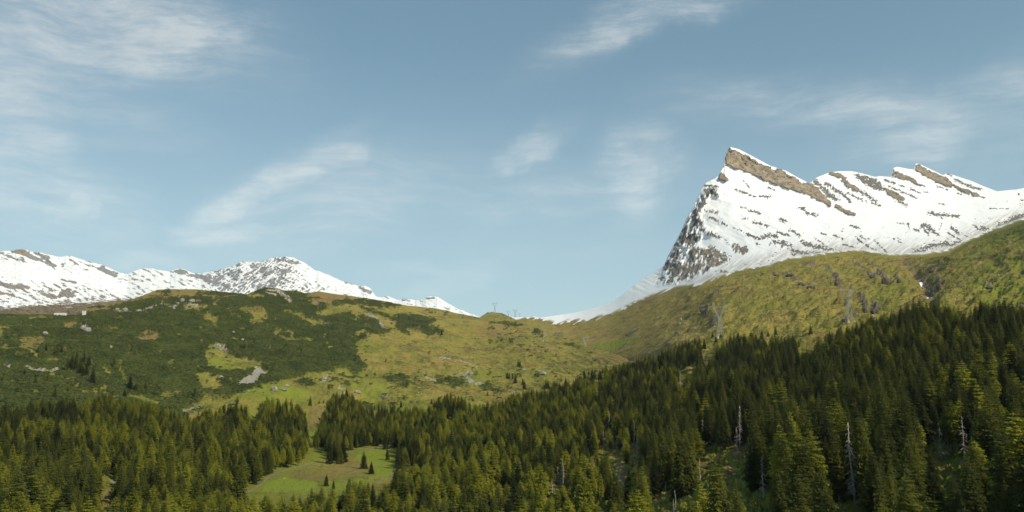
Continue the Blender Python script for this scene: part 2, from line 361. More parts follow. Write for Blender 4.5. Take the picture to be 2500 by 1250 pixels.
D2 = table(cols2, {
    900: [2300, 2100, 1900, 1500, 1350, 1080, 900, 800, 700, 600, 560],
    850: [2700, 2450, 2200, 1750, 1550, 1200, 1040, 900, 800, 690, 640],
    800: [3200, 2900, 2600, 2050, 1800, 1380, 1200, 1060, 980, 850, 800],
    760: [3350, 3150, 2850, 2450, 2150, 1650, 1450, 1300, 1120, 960, 900],
    720: [3500, 3330, 3060, 2680, 2450, 2000, 1750, 1570, 1350, 1120, 1000],
    680: [3600, 3480, 3220, 2900, 2720, 2400, 2100, 1900, 1650, 1300, 1150],
    640: [3650, 3550, 3330, 3060, 2900, 2680, 2450, 2300, 2100, 1750, 1500],
    600: [3700, 3600, 3400, 3170, 3000, 2850, 2700, 2680, 2650, 2650, 2600],
    550: [3700, 3620, 3450, 3270, 3100, 2960, 2920, 2980, 3050, 3100, 3100],
    500: [3700, 3650, 3500, 3330, 3190, 3060, 3110, 3250, 3400, 3500, 3500],
    450: [3700, 3650, 3520, 3380, 3260, 3160, 3300, 3500, 3750, 3900, 3900],
    400: [4000, 4000, 3900, 3540, 3330, 3240, 3420, 3750, 4050, 4250, 4300],
    360: [4000, 4000, 3900, 3550, 3350, 3300, 3520, 3950, 4300, 4500, 4600]})
D3 = table([2200, 2300, 2400, 2500, 2900], {
    760: [1200, 1030, 950, 880, 800], 720: [1450, 1250, 1130, 1030, 900], 680: [1750, 1520, 1350, 1200, 1000],
    640: [2050, 1800, 1600, 1420, 1150], 600: [2300, 2080, 1850, 1620, 1300], 540: [2600, 2400, 2150, 1880, 1500],
    480: [2800, 2600, 2400, 2100, 1700], 360: [3000, 2900, 2700, 2400, 2000]})
T1 = curve([(-460, 774), (0, 767), (195, 769), (203, 752), (256, 744), (317, 734), (350, 722), (384, 708), (410, 705), (486, 708), (538, 713), (602, 718), (620, 712),
            (646, 701), (672, 702), (695, 710), (723, 709), (745, 716), (779, 713), (830, 720), (869, 725), (900, 729), (958, 738), (997, 746), (1074, 755), (1125, 766),
            (1171, 775), (1180, 769), (1189, 765), (1205, 762), (1225, 764), (1242, 773), (1261, 781), (1273, 778), (1282, 777), (1296, 781), (1316, 784), (1337, 788),
            (1355, 797), (1368, 809), (1380, 825), (1405, 839), (1446, 850), (1480, 858), (1540, 880), (1600, 878), (1650, 862), (1750, 856), (1900, 846), (2000, 838),
            (2100, 808), (2200, 788), (2300, 772), (2500, 765), (2960, 745)])
SK2 = curve([(1240, 776), (1277, 774), (1296, 775), (1302, 772), (1309, 773), (1316, 776), (1400, 764), (1450, 752), (1500, 735), (1560, 687), (1590, 668), (1622, 647),
             (1627, 632), (1645, 598), (1663, 565), (1675, 535), (1697, 498), (1712, 462), (1724, 445), (1745, 436), (1754, 428), (1768, 404), (1770, 382), (1779, 362),
             (1783, 359), (1803, 364), (1834, 380), (1879, 404), (1919, 417), (1949, 434), (1973, 446), (1977, 447), (1997, 432), (2028, 420), (2050, 418), (2080, 418),
             (2103, 423), (2137, 432), (2147, 430), (2175, 432), (2181, 410), (2190, 407), (2216, 412), (2232, 414), (2235, 399), (2244, 400), (2303, 428), (2312, 422),
             (2339, 431), (2370, 441), (2400, 454), (2434, 467), (2485, 462), (2500, 459), (2600, 440), (2700, 452), (2900, 400), (2960, 395)])
CR3 = curve([(2180, 640), (2216, 632), (2282, 624), (2321, 618), (2346, 605), (2370, 590), (2421, 567), (2469, 551), (2500, 539), (2600, 488), (2960, 380)])
SNL = curve([(1240, 792), (1296, 779), (1316, 783), (1340, 789), (1360, 797), (1383, 790), (1412, 787), (1432, 785), (1459, 779), (1493, 773), (1544, 747), (1595, 726),
             (1646, 708), (1710, 700), (1749, 684), (1800, 668), (1879, 653), (1925, 638), (1986, 630), (2028, 623), (2088, 618), (2139, 621), (2172, 630), (2216, 628),
             (2306, 621), (2344, 603), (2421, 569), (2500, 541), (2600, 490), (2960, 382)])

def rows_mix(py_bot, py_mid, py_top, n_low, n_high, k=2.0):
    a = np.linspace(0, 1, n_low, endpoint=False); b = np.linspace(0, 1, n_high)
    return a, b

print('start terrain', round(time.time() - T0, 1))
# ---- hillside: valley floor, forest ground, moraine hill on the left, basin up to the pass
def build_hillside():
    pxc = np.arange(-440, 2941, 2.2); top = T1(pxc)
    segs = [(np.linspace(2250, 1430, 22, endpoint=False)), (np.linspace(1430, 1010, 100, endpoint=False))]
    R = [np.repeat(s[:, None], len(pxc), 1) for s in segs]
    b = np.linspace(0, 1, 130)[:, None]; R.append(1010 * (1 - b) + top[None, :] * b)
    PY = np.concatenate(R); PX = np.repeat(pxc[None, :], PY.shape[0], 0)
    D = D1(PX, PY); W = world(PX, PY, D)
    x, y = W[..., 0], W[..., 1]
    near_top = sst(PY - top[None, :], 0, 40)
    am = .25 + .75 * near_top
    hum = fbm(x / 150, y / 190, 3, 4, .5) * 12 + fbm(x / 46, y / 60, 9, 4, .55) * 5.5 + fbm(x / 13, y / 15, 21, 3, .5) * 1.6
    flat = np.zeros_like(PX); paint(flat, PX, PY, [P(MEADOW_WIDE)], 14, np.zeros_like(PX))
    fade = 1 - sst(PY, 1000, 1150) * .45
    W[..., 2] += hum * am * fade * (1 - .8 * flat)
    j = fbm(PX / 22, PY / 8, 5, 4, .65) * 13 + fbm(PX / 4.5, PY / 3.0, 15, 2) * 3
    Zr = np.zeros_like(PX)
    A = {k: Zr.copy() for k in ('ochre', 'green', 'heath', 'brown', 'shrub', 'rock', 'pale', 'snow', 'tuft')}
    paint(A['shrub'], PX, PY, SHRUBS, 4.5, j)
    paint(A['shrub'], PX, PY, SHRUB_HOLES, 4.0, j * .8, 'cut')
    gaps = sst(fbm(PX / 34, PY / 10, 77, 5, .66) + .22 * fbm(PX / 160, PY / 70, 78, 2), .17, .42) * (PX < 1000)
    A['shrub'] *= 1 - gaps
    clumps = sst(fbm(PX / 22, PY / 6.5, 97, 5, .68) + .35 * fbm(PX / 150, PY / 50, 98, 2), .24, .50) * (PY < 1010) * .75 * (PX < 1560)
    A['shrub'] = np.maximum(A['shrub'], clumps)
    paint(A['brown'], PX, PY, BROWNS, 5.0, j); paint(A['green'], PX, PY, GREENS, 6.0, j)
    nz = fbm((PX + PY * .5) / 9, (PY - PX * .1) / 3.6, 301, 4, .65)
    rag(A['pale'], PX, PY, [(k_, p_, w_, s_ - .22) for k_, p_, w_, s_ in PALES], nz, 1.3); rag(A['rock'], PX, PY, ROCKS1, nz)
    A['ochre'] = .15 + .75 * fbm(PX / 120, PY / 34, 31, 4) + .3 * sst(PX, 800, 1000) - .35 * sst(PY, 1000, 1100) - .5 * sst(PX, 1650, 1900)
    A['green'] = np.maximum(A['green'], .38 + .5 * fbm(PX / 150, PY / 45, 41, 3) - .25 * (1 - sst(PY, 800, 900)))
    A['heath'] = .65 * fbm(PX / 70, PY / 20, 51, 4) + .10 * sst(PX, 900, 1000)
    A['tuft'] = (.75 * fbm((PX + .4 * PY) / 34, (PY - .22 * PX) / 7.5, 511, 5, .62) + .5 * fbm(PX / 110, PY / 26, 512, 3)) * (1 - .15 * flat)
    strk = fbm((PX + .45 * PY) / 70, (PY - .34 * PX) / 13, 513, 4, .55, True); W[..., 2] += strk * 3.6 * am * (1 - .9 * flat)
    for k in ('shrub', 'brown'): paint(A[k], PX, PY, PALES, 1.5, j * .3, 'cut')
    lump = np.abs(fbm(x / 9, y / 12, 61, 3, .5)) * 3.4 + fbm(x / 45, y / 70, 62, 4, .6) * 9.0 + 1.0
    W[..., 2] += A['shrub'] * lump * near_top
    W[..., 2] += A['rock'] * (fbm(x / 9, y / 9, 71, 3, .6, True) * 2.5 + 1.0)
    # ravine of the stream near the bottom edge
    rv = sst(seg(PX, PY, [(1530, 1420), (1527, 1262), (1536, 1215), (1556, 1180)], 26), 0, 26)
    W[..., 2] -= rv * 11
    core = {'PX': PX, 'PY': PY, 'W': W.copy(), 'A': A}
    # far side of the crest
    t = W[-1]; sk = []; D_ = D[-1]
    for dd, dz in ((25, 5), (80, 26), (220, 70), (500, 150)):
        w = world(PX[-1], PY[-1], D_ + dd); w[..., 2] = t[..., 2] - dz * np.where(PX[-1] > 1600, 1.6, 1.0); sk.append(w)
    Wf = np.concatenate([W, np.array(sk)]); n = len(sk)
    AA = {k: np.concatenate([v, np.repeat(v[-1:], n, 0)]) for k, v in A.items()}
    o = grid_mesh('hillside', Wf, AA, M_GROUND); setp(o, kind='structure'); return core

MEADOW = f2([(205, 1160), (250, 1095), (420, 1040), (480, 985), (590, 935), (735, 905), (770, 860), (770, 800), (870, 770), (905, 850), (940, 885), (1000, 880), (1050, 850), (1050, 810),
             (1200, 770), (1240, 760), (1300, 765), (1400, 770), (1395, 930), (1410, 1000), (1300, 1020), (1180, 1000), (1090, 1000), (1000, 990), (930, 1040), (860, 1030), (800, 1070), (600, 1080), (430, 1110), (300, 1130)])
MEADOW_WIDE = [(520, 1260), (560, 1180), (740, 1110), (770, 1080), (990, 1080), (990, 1180), (850, 1210), (640, 1240)]
SHRUBS = [P([(-460, 760), (0, 765), (205, 766), (300, 744), (420, 730), (500, 722), (560, 722), (640, 716), (680, 735), (760, 760), (800, 800), (870, 860), (840, 900), (770, 910), (690, 935),
             (560, 975), (470, 1010), (380, 1030), (-460, 1040)]),
          P(c2([(0, 470), (100, 430), (180, 395), (290, 405), (300, 440), (480, 430), (700, 510), (760, 540), (1000, 520), (1200, 505), (1400, 545), (1480, 570), (1300, 590), (1100, 560), (850, 600), (700, 640), (450, 650), (200, 610), (0, 610)])),
          P(c2([(0, 650), (270, 640), (460, 680), (560, 740), (640, 770), (780, 770), (640, 700), (740, 670), (860, 650), (960, 640), (1100, 670), (1230, 700), (1300, 790), (1370, 820), (1190, 860), (1060, 920), (1020, 1010),
                (1060, 1080), (1150, 1150), (1040, 1210), (960, 1170), (850, 1110), (700, 1090), (620, 1100), (700, 1120), (640, 1180), (400, 1200), (180, 1240), (220, 1190), (150, 1150), (0, 1080)])),
          P(c2([(1060, 570), (1200, 600), (1400, 670), (1600, 660), (1830, 730), (1740, 770), (1880, 850), (1740, 850), (1650, 810), (1540, 790), (1560, 850), (1420, 800), (1440, 750), (1370, 700), (1230, 640)])),
          P(f2([(0, 180), (100, 210), (240, 290), (180, 330), (230, 380), (160, 440), (0, 450)])),
          P(f2([(690, 270), (760, 265), (810, 300), (780, 320), (720, 305)])), P(f2([(1180, 420), (1240, 425), (1250, 465), (1190, 460)])),
          P(f2([(1280, 240), (1420, 225), (1500, 240), (1560, 300), (1480, 320), (1380, 290)]), .8), P(f3([(490, 300), (600, 300), (710, 370), (640, 370), (540, 330)]), .85),
          P(f3([(200, 230), (330, 250), (440, 310), (300, 330), (180, 290)]), .6), P(c7([(1040, 700), (1120, 720), (1200, 800), (1210, 840), (1080, 780)]), .8), P(c7([(1600, 960), (1700, 960), (1870, 1000), (1700, 1005)]), .8),
          L(c1([(1100, 655), (1250, 640), (1500, 590)]), 4, .85), L(c1([(1500, 520), (1620, 525)]), 4, .8), L(c1([(1500, 570), (1600, 565)]), 4, .8), L(c1([(1900, 545), (2100, 530), (2350, 555)]), 5, .9), L(c1([(1640, 600), (1760, 590)]), 4, .8), L(c1([(850, 665), (1000, 660)]), 2.5, .8), P(c7([(270, 600), (560, 540), (850, 600), (700, 680), (500, 640)]), .55)]
SHRUB_HOLES = [P(c1([(0, 820), (60, 880), (0, 960), (-60, 900)])), P(c1([(180, 1050), (200, 970), (290, 940), (440, 970), (440, 1010), (370, 1090), (200, 1090)]), .9),
               L(c1([(630, 860), (720, 865)]), 6), P(c1([(1290, 970), (1350, 910), (1520, 915), (1530, 960), (1430, 1015), (1370, 990)])),
               P(c1([(1730, 690), (1790, 630), (1960, 660), (2080, 590), (2060, 630), (1900, 710), (1780, 690)])), L(c1([(1970, 760), (2050, 800)]), 9), L(c1([(2320, 700), (2500, 725)]), 6),
               P(c1([(2000, 990), (2050, 1000), (2140, 1000), (2150, 1100), (2360, 1170), (2300, 1250), (2100, 1250), (1980, 1250), (1940, 1120)])), L(c1([(270, 770), (490, 765)]), 3),
               L(c1([(0, 1075), (320, 1100)]), 4), P(f1([(1580, 0), (1690, 0), (1640, 70), (1800, 100), (1950, 120), (1950, 170), (1760, 200), (1620, 200), (1550, 170), (1520, 80)]), .9),
               P(f1([(1420, 230), (1580, 240), (1640, 330), (1620, 370), (1560, 380), (1500, 370), (1480, 290)])), L(f1([(370, 210), (430, 270)]), 5), L(f1([(430, 290), (560, 300)]), 3.5),
               L(f1([(620, 365), (690, 355), (800, 330)]), 3), L(f1([(890, 140), (900, 220), (940, 280)]), 3.5), L(f1([(960, 370), (1180, 430)]), 3.5), L(f1([(1200, 385), (1330, 380)]), 4),
               L(f1([(960, 50), (975, 90)]), 4), L(f1([(1370, 490), (1540, 450), (1640, 460)]), 7), P(f2([(110, 30), (160, 20), (200, 60), (130, 60)]), .9), P(c2([(340, 640), (500, 690), (640, 770), (800, 770), (640, 690), (560, 660), (440, 610)]), .9),
               L(c2([(390, 790), (430, 850), (440, 900)]), 4), L(c2([(280, 860), (330, 830)]), 5), L(c2([(340, 890), (480, 920), (620, 905)]), 4), L(c2([(20, 480), (150, 490)]), 4), L(c2([(640, 545), (800, 555)]), 7),
               L(c2([(0, 620), (180, 660), (60, 720), (140, 730)]), 6), L(c2([(1070, 850), (1140, 840)]), 5), P(c2([(700, 640), (850, 590), (1000, 570), (1060, 620), (960, 640), (800, 650)]))]
BROWNS = [P([(203, 753), (256, 745), (317, 735), (384, 710), (486, 710), (600, 722), (560, 735), (440, 745), (300, 765), (230, 770)], .9),
          P(c1([(1290, 970), (1350, 910), (1520, 915), (1530, 960), (1430, 1015)]), .8), L(c1([(630, 860), (720, 865)]), 6, .9), P(c1([(180, 1050), (200, 970), (290, 940), (440, 970), (440, 1010), (370, 1090)]), .6),
          P([(740, 722), (780, 713), (870, 727), (860, 740), (790, 742)], .9), L(c2([(640, 545), (800, 555)]), 7, .8), P(f2([(780, 480), (900, 470), (880, 560), (800, 620), (770, 580)]), .75),
          P(f2([(620, 960), (760, 940), (900, 940), (1060, 830), (1150, 880), (1170, 960), (1050, 985), (880, 1010), (720, 1000)]), .6), L(f2([(1520, 290), (1570, 305)]), 6, .9),
          P(c3([(0, 590), (250, 620), (420, 700), (520, 780), (300, 740), (120, 690), (0, 660)]), .5), P(c3([(1150, 930), (1330, 900), (1480, 930), (1500, 960), (1300, 970)]), .7),
          P(f4([(1170, 790), (1220, 770), (1320, 750), (1310, 820), (1280, 860), (1210, 895), (1180, 850)])), P(f4([(1065, 865), (1105, 870), (1100, 910), (1070, 905)])), P(f4([(1130, 930), (1195, 935), (1190, 1050), (1150, 1070)])),
          P(f4([(300, 800), (350, 870), (400, 940), (410, 1080), (340, 1060), (310, 960)])), P(f4([(120, 830), (155, 850), (150, 1040), (125, 1020)])), P(f4([(590, 1250), (600, 1160), (650, 1120), (665, 1170), (630, 1250)])),
          P(f1([(755, 1090), (840, 1080), (830, 1150), (820, 1250), (760, 1250)]), .7), P(c2([(930, 590), (1050, 590), (1130, 640), (1250, 690), (1400, 800), (1300, 780), (1150, 680)]), .55)]
GREENS = [P(f2([(450, 1010), (600, 990), (750, 1010), (850, 1040), (800, 1090), (600, 1100), (430, 1100)])), P(f2([(1100, 840), (1180, 790), (1340, 780), (1400, 850), (1400, 960), (1380, 1000), (1270, 1000), (1260, 900), (1150, 880)])),
          P(f2([(1100, 1010), (1250, 1000), (1250, 1040), (1100, 1040)])), P(f2([(200, 1150), (300, 1130), (330, 1180), (200, 1210)])), P(f2([(180, 420), (300, 330), (480, 290), (640, 310), (760, 350), (700, 400), (400, 400)]), .65),
          P(f2([(1060, 280), (1250, 260), (1400, 330), (1360, 420), (1200, 440)]), .6), P(f2([(740, 820), (900, 780), (900, 880), (760, 900)]), .6), P(f4([(245, 1180), (290, 1200), (320, 1250), (245, 1250)]))]
PALES = [P(f2([(240, 320), (300, 260), (340, 230), (370, 180), (400, 168), (440, 190), (482, 200), (470, 225), (420, 232), (405, 290), (350, 322), (300, 318)])), L(f1([(0, 145), (70, 160)]), 3), P(f1([(160, 150), (220, 140), (260, 165), (350, 175), (420, 160), (455, 165), (400, 200), (330, 205), (240, 180)]), .9),
         L(c1([(60, 760), (150, 758)]), 2, .8), L(c1([(1540, 645), (1650, 670), (1720, 640)]), 4, .7), P(c1([(1770, 650), (1830, 610), (1900, 640), (1860, 660)]), .8), L(c1([(1380, 700), (1500, 680)]), 3, .7), L(c1([(1100, 700), (1350, 720)]), 4, .6),
         L(c1([(770, 860), (820, 900)]), 4, .8), L(c1([(2060, 1010), (2150, 1060)]), 7, .7), L(c2([(190, 440), (280, 470)]), 4, .9), L(c2([(290, 420), (420, 520)]), 6, .8), L(c2([(1150, 640), (1240, 690), (1300, 790)]), 4, .75), L(c2([(1850, 1070), (2060, 1120), (2200, 1180)]), 4, .65),
         L(f3([(400, 250), (430, 215), (460, 225)]), 3, .9), L(f3([(410, 260), (450, 285), (550, 300)]), 3.5, .8), L(f3([(845, 170), (865, 185), (850, 200)]), 1.8, .9), P(f3([(945, 205), (980, 210), (1028, 238), (990, 246)]), .9), L(f3([(770, 375), (800, 350)]), 2.5, .8),
         L(f3([(110, 250), (190, 265)]), 2.5, .6), L(f2([(870, 290), (910, 255)]), 4, .7), L(f1([(740, 1000), (760, 1010)]), 3), L(f1([(810, 995), (850, 1040)]), 4, .9), L(f2([(1900, 230), (1950, 250)]), 4, .8), L(f1([(1370, 485), (1500, 465)]), 3, .7),
         L(f2([(600, 990), (470, 1000)]), .8, .6), L(f2([(1000, 320), (1050, 350)]), 4, .5), L(f1([(1640, 290), (1690, 270)]), 4, .8), L(f4([(310, 980), (380, 1090)]), 3.5, .8), L(f2([(1640, 255), (1700, 265)]), 3, .5)]
ROCKS1 = [L(c1([(1080, 690), (1240, 700)]), 4, .8), L(c1([(1720, 640), (1760, 650)]), 6, .9), L(c2([(300, 420), (360, 470), (400, 500)]), 5, .8), L(c2([(780, 760), (830, 750)]), 3.5, .8), L(c2([(80, 920), (230, 990)]), 3, .6), L(f1([(1610, 20), (1680, 60)]), 4, .7), L(c7([(170, 440), (230, 410), (300, 400)]), 1.8, .8), L(c7([(1430, 790), (1560, 770)]), 3, .8), L(c3([(1150, 940), (1200, 960)]), 2.5, .8), L(c1([(800, 860), (830, 880)]), 4, .6), L(f3([(0, 440), (60, 470)]), 2, .3)]
HS = build_hillside(); print('hillside', round(time.time() - T0, 1))

# ---- the right-hand mountain: turf slope, snow slopes and the wedge-shaped peak
RK4 = [P(c4([(735, 62), (690, 140), (700, 205), (760, 230), (850, 260), (950, 300), (1030, 345), (1120, 365), (1190, 395), (1270, 415), (1340, 440), (1400, 475), (1480, 505), (1540, 540), (1550, 510), (1480, 440),
              (1420, 380), (1360, 352), (1300, 350), (1270, 315), (1180, 275), (1150, 245), (1110, 232), (1090, 245), (1050, 222), (1000, 210), (900, 150), (800, 100), (740, 80)])),
       P(c4([(690, 210), (665, 260), (640, 290), (640, 325), (740, 340), (700, 300), (665, 270)]), .9), P(c5([(0, 245), (40, 260), (130, 300), (190, 380), (270, 470), (240, 475), (180, 440), (90, 400), (30, 360), (0, 350)])), L(c5([(320, 480), (430, 540), (490, 560)]), 5, .95),
       P(c5([(1075, 85), (1070, 135), (1150, 185), (1240, 240), (1330, 275), (1420, 300), (1450, 280), (1400, 230), (1340, 195), (1200, 140), (1110, 90)])), P(c5([(1450, 280), (1560, 320), (1640, 350), (1750, 405), (1700, 405), (1600, 375), (1480, 330), (1440, 300)])),
       P(c5([(880, 150), (940, 165), (1060, 215), (1100, 260), (1215, 310), (1150, 295), (1050, 260), (960, 225), (880, 205)]), .9), P(c5([(770, 290), (850, 330), (940, 380), (995, 430), (930, 425), (840, 385), (790, 350)])),
       L(c5([(270, 170), (350, 190), (400, 225)]), 5, .8), L(c5([(390, 230), (450, 290), (520, 325)]), 6, .85)]
RKC = [P(c4([(530, 370), (620, 380), (640, 460), (570, 450), (540, 500), (510, 560), (500, 640), (520, 700), (590, 740), (600, 770), (520, 770), (470, 820), (430, 860), (400, 900), (380, 960), (350, 1010), (330, 1060), (280, 1150), (140, 1170), (205, 1000), (280, 850), (380, 650), (470, 480)]), .60),
       P(c4([(430, 860), (560, 870), (640, 890), (690, 960), (700, 990), (600, 1030), (560, 1060), (480, 1080), (430, 1120), (360, 1125), (290, 1180), (310, 1080), (370, 960), (400, 900)]), .85),
       P(c4([(500, 640), (530, 700), (590, 750), (470, 760), (420, 840), (380, 850), (400, 720), (450, 660)]), .9), P(c4([(690, 810), (800, 840), (900, 870), (910, 920), (830, 930), (750, 900)]), .85), L(c4([(580, 880), (700, 960)]), 8, .7),
       P(c5([(80, 265), (125, 225), (160, 245), (210, 300), (260, 350), (330, 400), (380, 430), (300, 430), (230, 390), (180, 330), (150, 290)]), .95), L(c5([(225, 265), (290, 310), (370, 360)]), 4.5, .9),
       P(c5([(480, 175), (570, 185), (690, 220), (740, 260), (780, 330), (720, 330), (640, 300), (560, 250), (520, 215)]), 1.0), P(c5([(862, 115), (880, 150), (875, 205), (842, 205)]), 1.0),
       P(c5([(1820, 710), (1870, 650), (1950, 620), (2000, 580), (2109, 555), (2109, 605), (2020, 640), (1950, 680), (1880, 690)]), .95)] + \
      [L(c4(p), w, s) for p, w, s in [([(525, 570), (630, 590)], 3.0, .8), ([(560, 620), (640, 660), (700, 690)], 3.0, .85), ([(590, 765), (650, 790)], 3.5, .9), ([(780, 405), (850, 430), (930, 460)], 2.6, .72), ([(970, 460), (1055, 457)], 3, .75),
       ([(1040, 385), (1085, 410)], 3, .6), ([(840, 335), (885, 385)], 1.6, .7), ([(820, 545), (860, 552)], 2, .7), ([(880, 575), (980, 595)], 3, .65), ([(925, 668), (980, 680), (1035, 700)], 3.2, .8), ([(860, 760), (930, 785), (980, 800)], 3.2, .85), ([(990, 790), (1050, 770), (1110, 780)], 5, .8),
       ([(1110, 745), (1200, 770)], 3, .8), ([(1220, 730), (1290, 770)], 3.5, .75), ([(1130, 645), (1185, 660)], 4, .6), ([(1275, 550), (1330, 555)], 3, .7), ([(1350, 590), (1430, 610)], 4, .7), ([(1080, 820), (1210, 850)], 7, .62), ([(1300, 820), (1420, 860), (1540, 885)], 4, .75),
       ([(1230, 895), (1380, 925)], 5, .65), ([(1410, 915), (1490, 925)], 5, .85), ([(660, 1060), (710, 1068)], 3, .85), ([(530, 368), (635, 385)], 2.4, .85), ([(930, 830), (970, 850)], 2, .6), ([(830, 640), (880, 632)], 1.5, .6), ([(760, 715), (830, 735)], 1.5, .6), ([(1460, 755), (1500, 765)], 2, .6), ([(1560, 770), (1640, 800)], 2, .7), ([(620, 450), (600, 430)], 4, .7)]] + \
      [L(c5(p), w, s) for p, w, s in [([(560, 345), (640, 395), (700, 440)], 4.5, .8), ([(660, 450), (740, 480)], 2, .7), ([(400, 380), (450, 430)], 4, .85), ([(430, 355), (530, 410), (600, 430)], 2.6, .75), ([(890, 420), (990, 475)], 3, .85), ([(1378, 172), (1420, 190)], 2.2, .9),
       ([(1450, 225), (1560, 280), (1700, 325)], 3.2, .8), ([(780, 228), (880, 265)], 3, .8), ([(920, 282), (970, 300)], 2, .8), ([(1035, 317), (1110, 355)], 2.2, .85), ([(820, 290), (950, 345), (1090, 405)], 2.2, .72), ([(1160, 348), (1190, 350)], 1.8, .8), ([(1270, 290), (1380, 325)], 1.6, .7),
       ([(1215, 550), (1340, 575)], 4.5, .85), ([(1350, 558), (1480, 583)], 3.6, .8), ([(1130, 665), (1200, 750)], 3, .8), ([(1155, 655), (1210, 690), (1280, 750)], 5, .72), ([(1062, 702), (1100, 715)], 3.2, .8), ([(1000, 655), (1020, 695)], 2.6, .7), ([(1425, 685), (1450, 715), (1490, 740)], 4, .8),
       ([(1300, 705), (1330, 645)], 1.3, .65), ([(1380, 730), (1440, 770), (1510, 805)], 1.8, .75), ([(1640, 682), (1690, 705)], 2.5, .85), ([(1712, 695), (1760, 700)], 4, .8), ([(60, 545), (130, 575)], 4, .75), ([(0, 505), (20, 512)], 3, .8), ([(460, 665), (525, 690)], 3.4, .7), ([(0, 835), (120, 870), (250, 895)], 4.5, .75), ([(250, 890), (480, 930)], 2.5, .6),
       ([(110, 780), (200, 840)], 1.6, .6), ([(520, 790), (600, 850), (700, 910)], 2.5, .65), ([(550, 770), (600, 800)], 2.5, .8), ([(680, 800), (800, 920)], 2, .6), ([(860, 790), (940, 830)], 1.6, .5), ([(120, 935), (210, 940)], 6, .85), ([(175, 735), (215, 750)], 2.5, .7), ([(290, 760), (330, 775)], 2.2, .7), ([(380, 840), (470, 870)], 2, .5),
       ([(1060, 930), (1200, 870), (1380, 832)], 7, .55), ([(1370, 850), (1480, 858)], 4, .85), ([(1080, 915), (1150, 915)], 5, .8), ([(1440, 822), (1560, 826)], 2, .7), ([(1480, 360), (1510, 375)], 2, .7), ([(1300, 455), (1360, 468)], 1.2, .6), ([(1780, 505), (1960, 505)], 1.5, .45), ([(1690, 780), (1710, 745)], 1.5, .5), ([(2050, 365), (2070, 370)], 1.8, .7), ([(2080, 425), (2109, 425)], 1.5, .7), ([(900, 640), (960, 650)], 1.5, .5), ([(1740, 720), (1750, 745)], 2, .6)]]
DARKS = [L(c6(p), w, s) for p, w, s in [([(105, 270), (170, 295)], 4.5, .8), ([(215, 278), (315, 298)], 4.5, .9), ([(350, 355), (415, 380)], 4.5, .95), ([(430, 375), (510, 400)], 4.5, .9), ([(310, 320), (345, 350)], 2.5, .7), ([(695, 295), (745, 360)], 5.5, 1), ([(660, 265), (740, 280)], 3, .9),
         ([(870, 145), (930, 190), (990, 235)], 3, .8), ([(1030, 178), (1115, 200)], 3, .8), ([(1030, 285), (1080, 290)], 4.5, .9), ([(1115, 255), (1170, 310), (1245, 358)], 5.5, .9), ([(1285, 295), (1325, 355)], 3.5, .9), ([(1600, 245), (1640, 225)], 5, .9), ([(1680, 310), (1700, 390)], 5, .9),
         ([(965, 520), (1000, 600)], 6, .95), ([(1050, 590), (1100, 600)], 7, .8), ([(2135, 405), (2200, 375)], 5, .9), ([(2450, 600), (2500, 560)], 5, .9), ([(610, 220), (660, 230)], 2.5, .8), ([(400, 185), (500, 180)], 3, .7), ([(880, 680), (980, 690)], 3, .7), ([(780, 725), (820, 735)], 4, .8),
         ([(1870, 390), (1900, 395)], 3, .8), ([(1545, 330), (1560, 390), (1600, 440)], 3, .9), ([(1620, 380), (1640, 480)], 4, .7)]] + \
        [L(c3(p), w, s) for p, w, s in [([(2140, 440), (2210, 430), (2200, 500)], 6, .75), ([(2240, 640), (2270, 560), (2310, 530)], 6, .7), ([(1380, 830), (1440, 780)], 2, .8), ([(2210, 350), (2330, 300)], 3, .5), ([(2270, 260), (2370, 220)], 2.5, .6), ([(1440, 700), (1560, 640)], 3, .4), ([(1920, 660), (1960, 700)], 2, .7), ([(1700, 560), (1800, 520)], 2, .4)]]
GULLY_SNOW = [P(c6([(1498, 360), (1520, 340), (1545, 332), (1540, 350), (1520, 375)])), P(c6([(1568, 500), (1580, 485), (1610, 482), (1628, 515), (1600, 524), (1572, 518)])), L(c6([(1590, 455), (1610, 448)]), 1.6, .9), L(c6([(1540, 375), (1580, 430)]), .8, .8)]
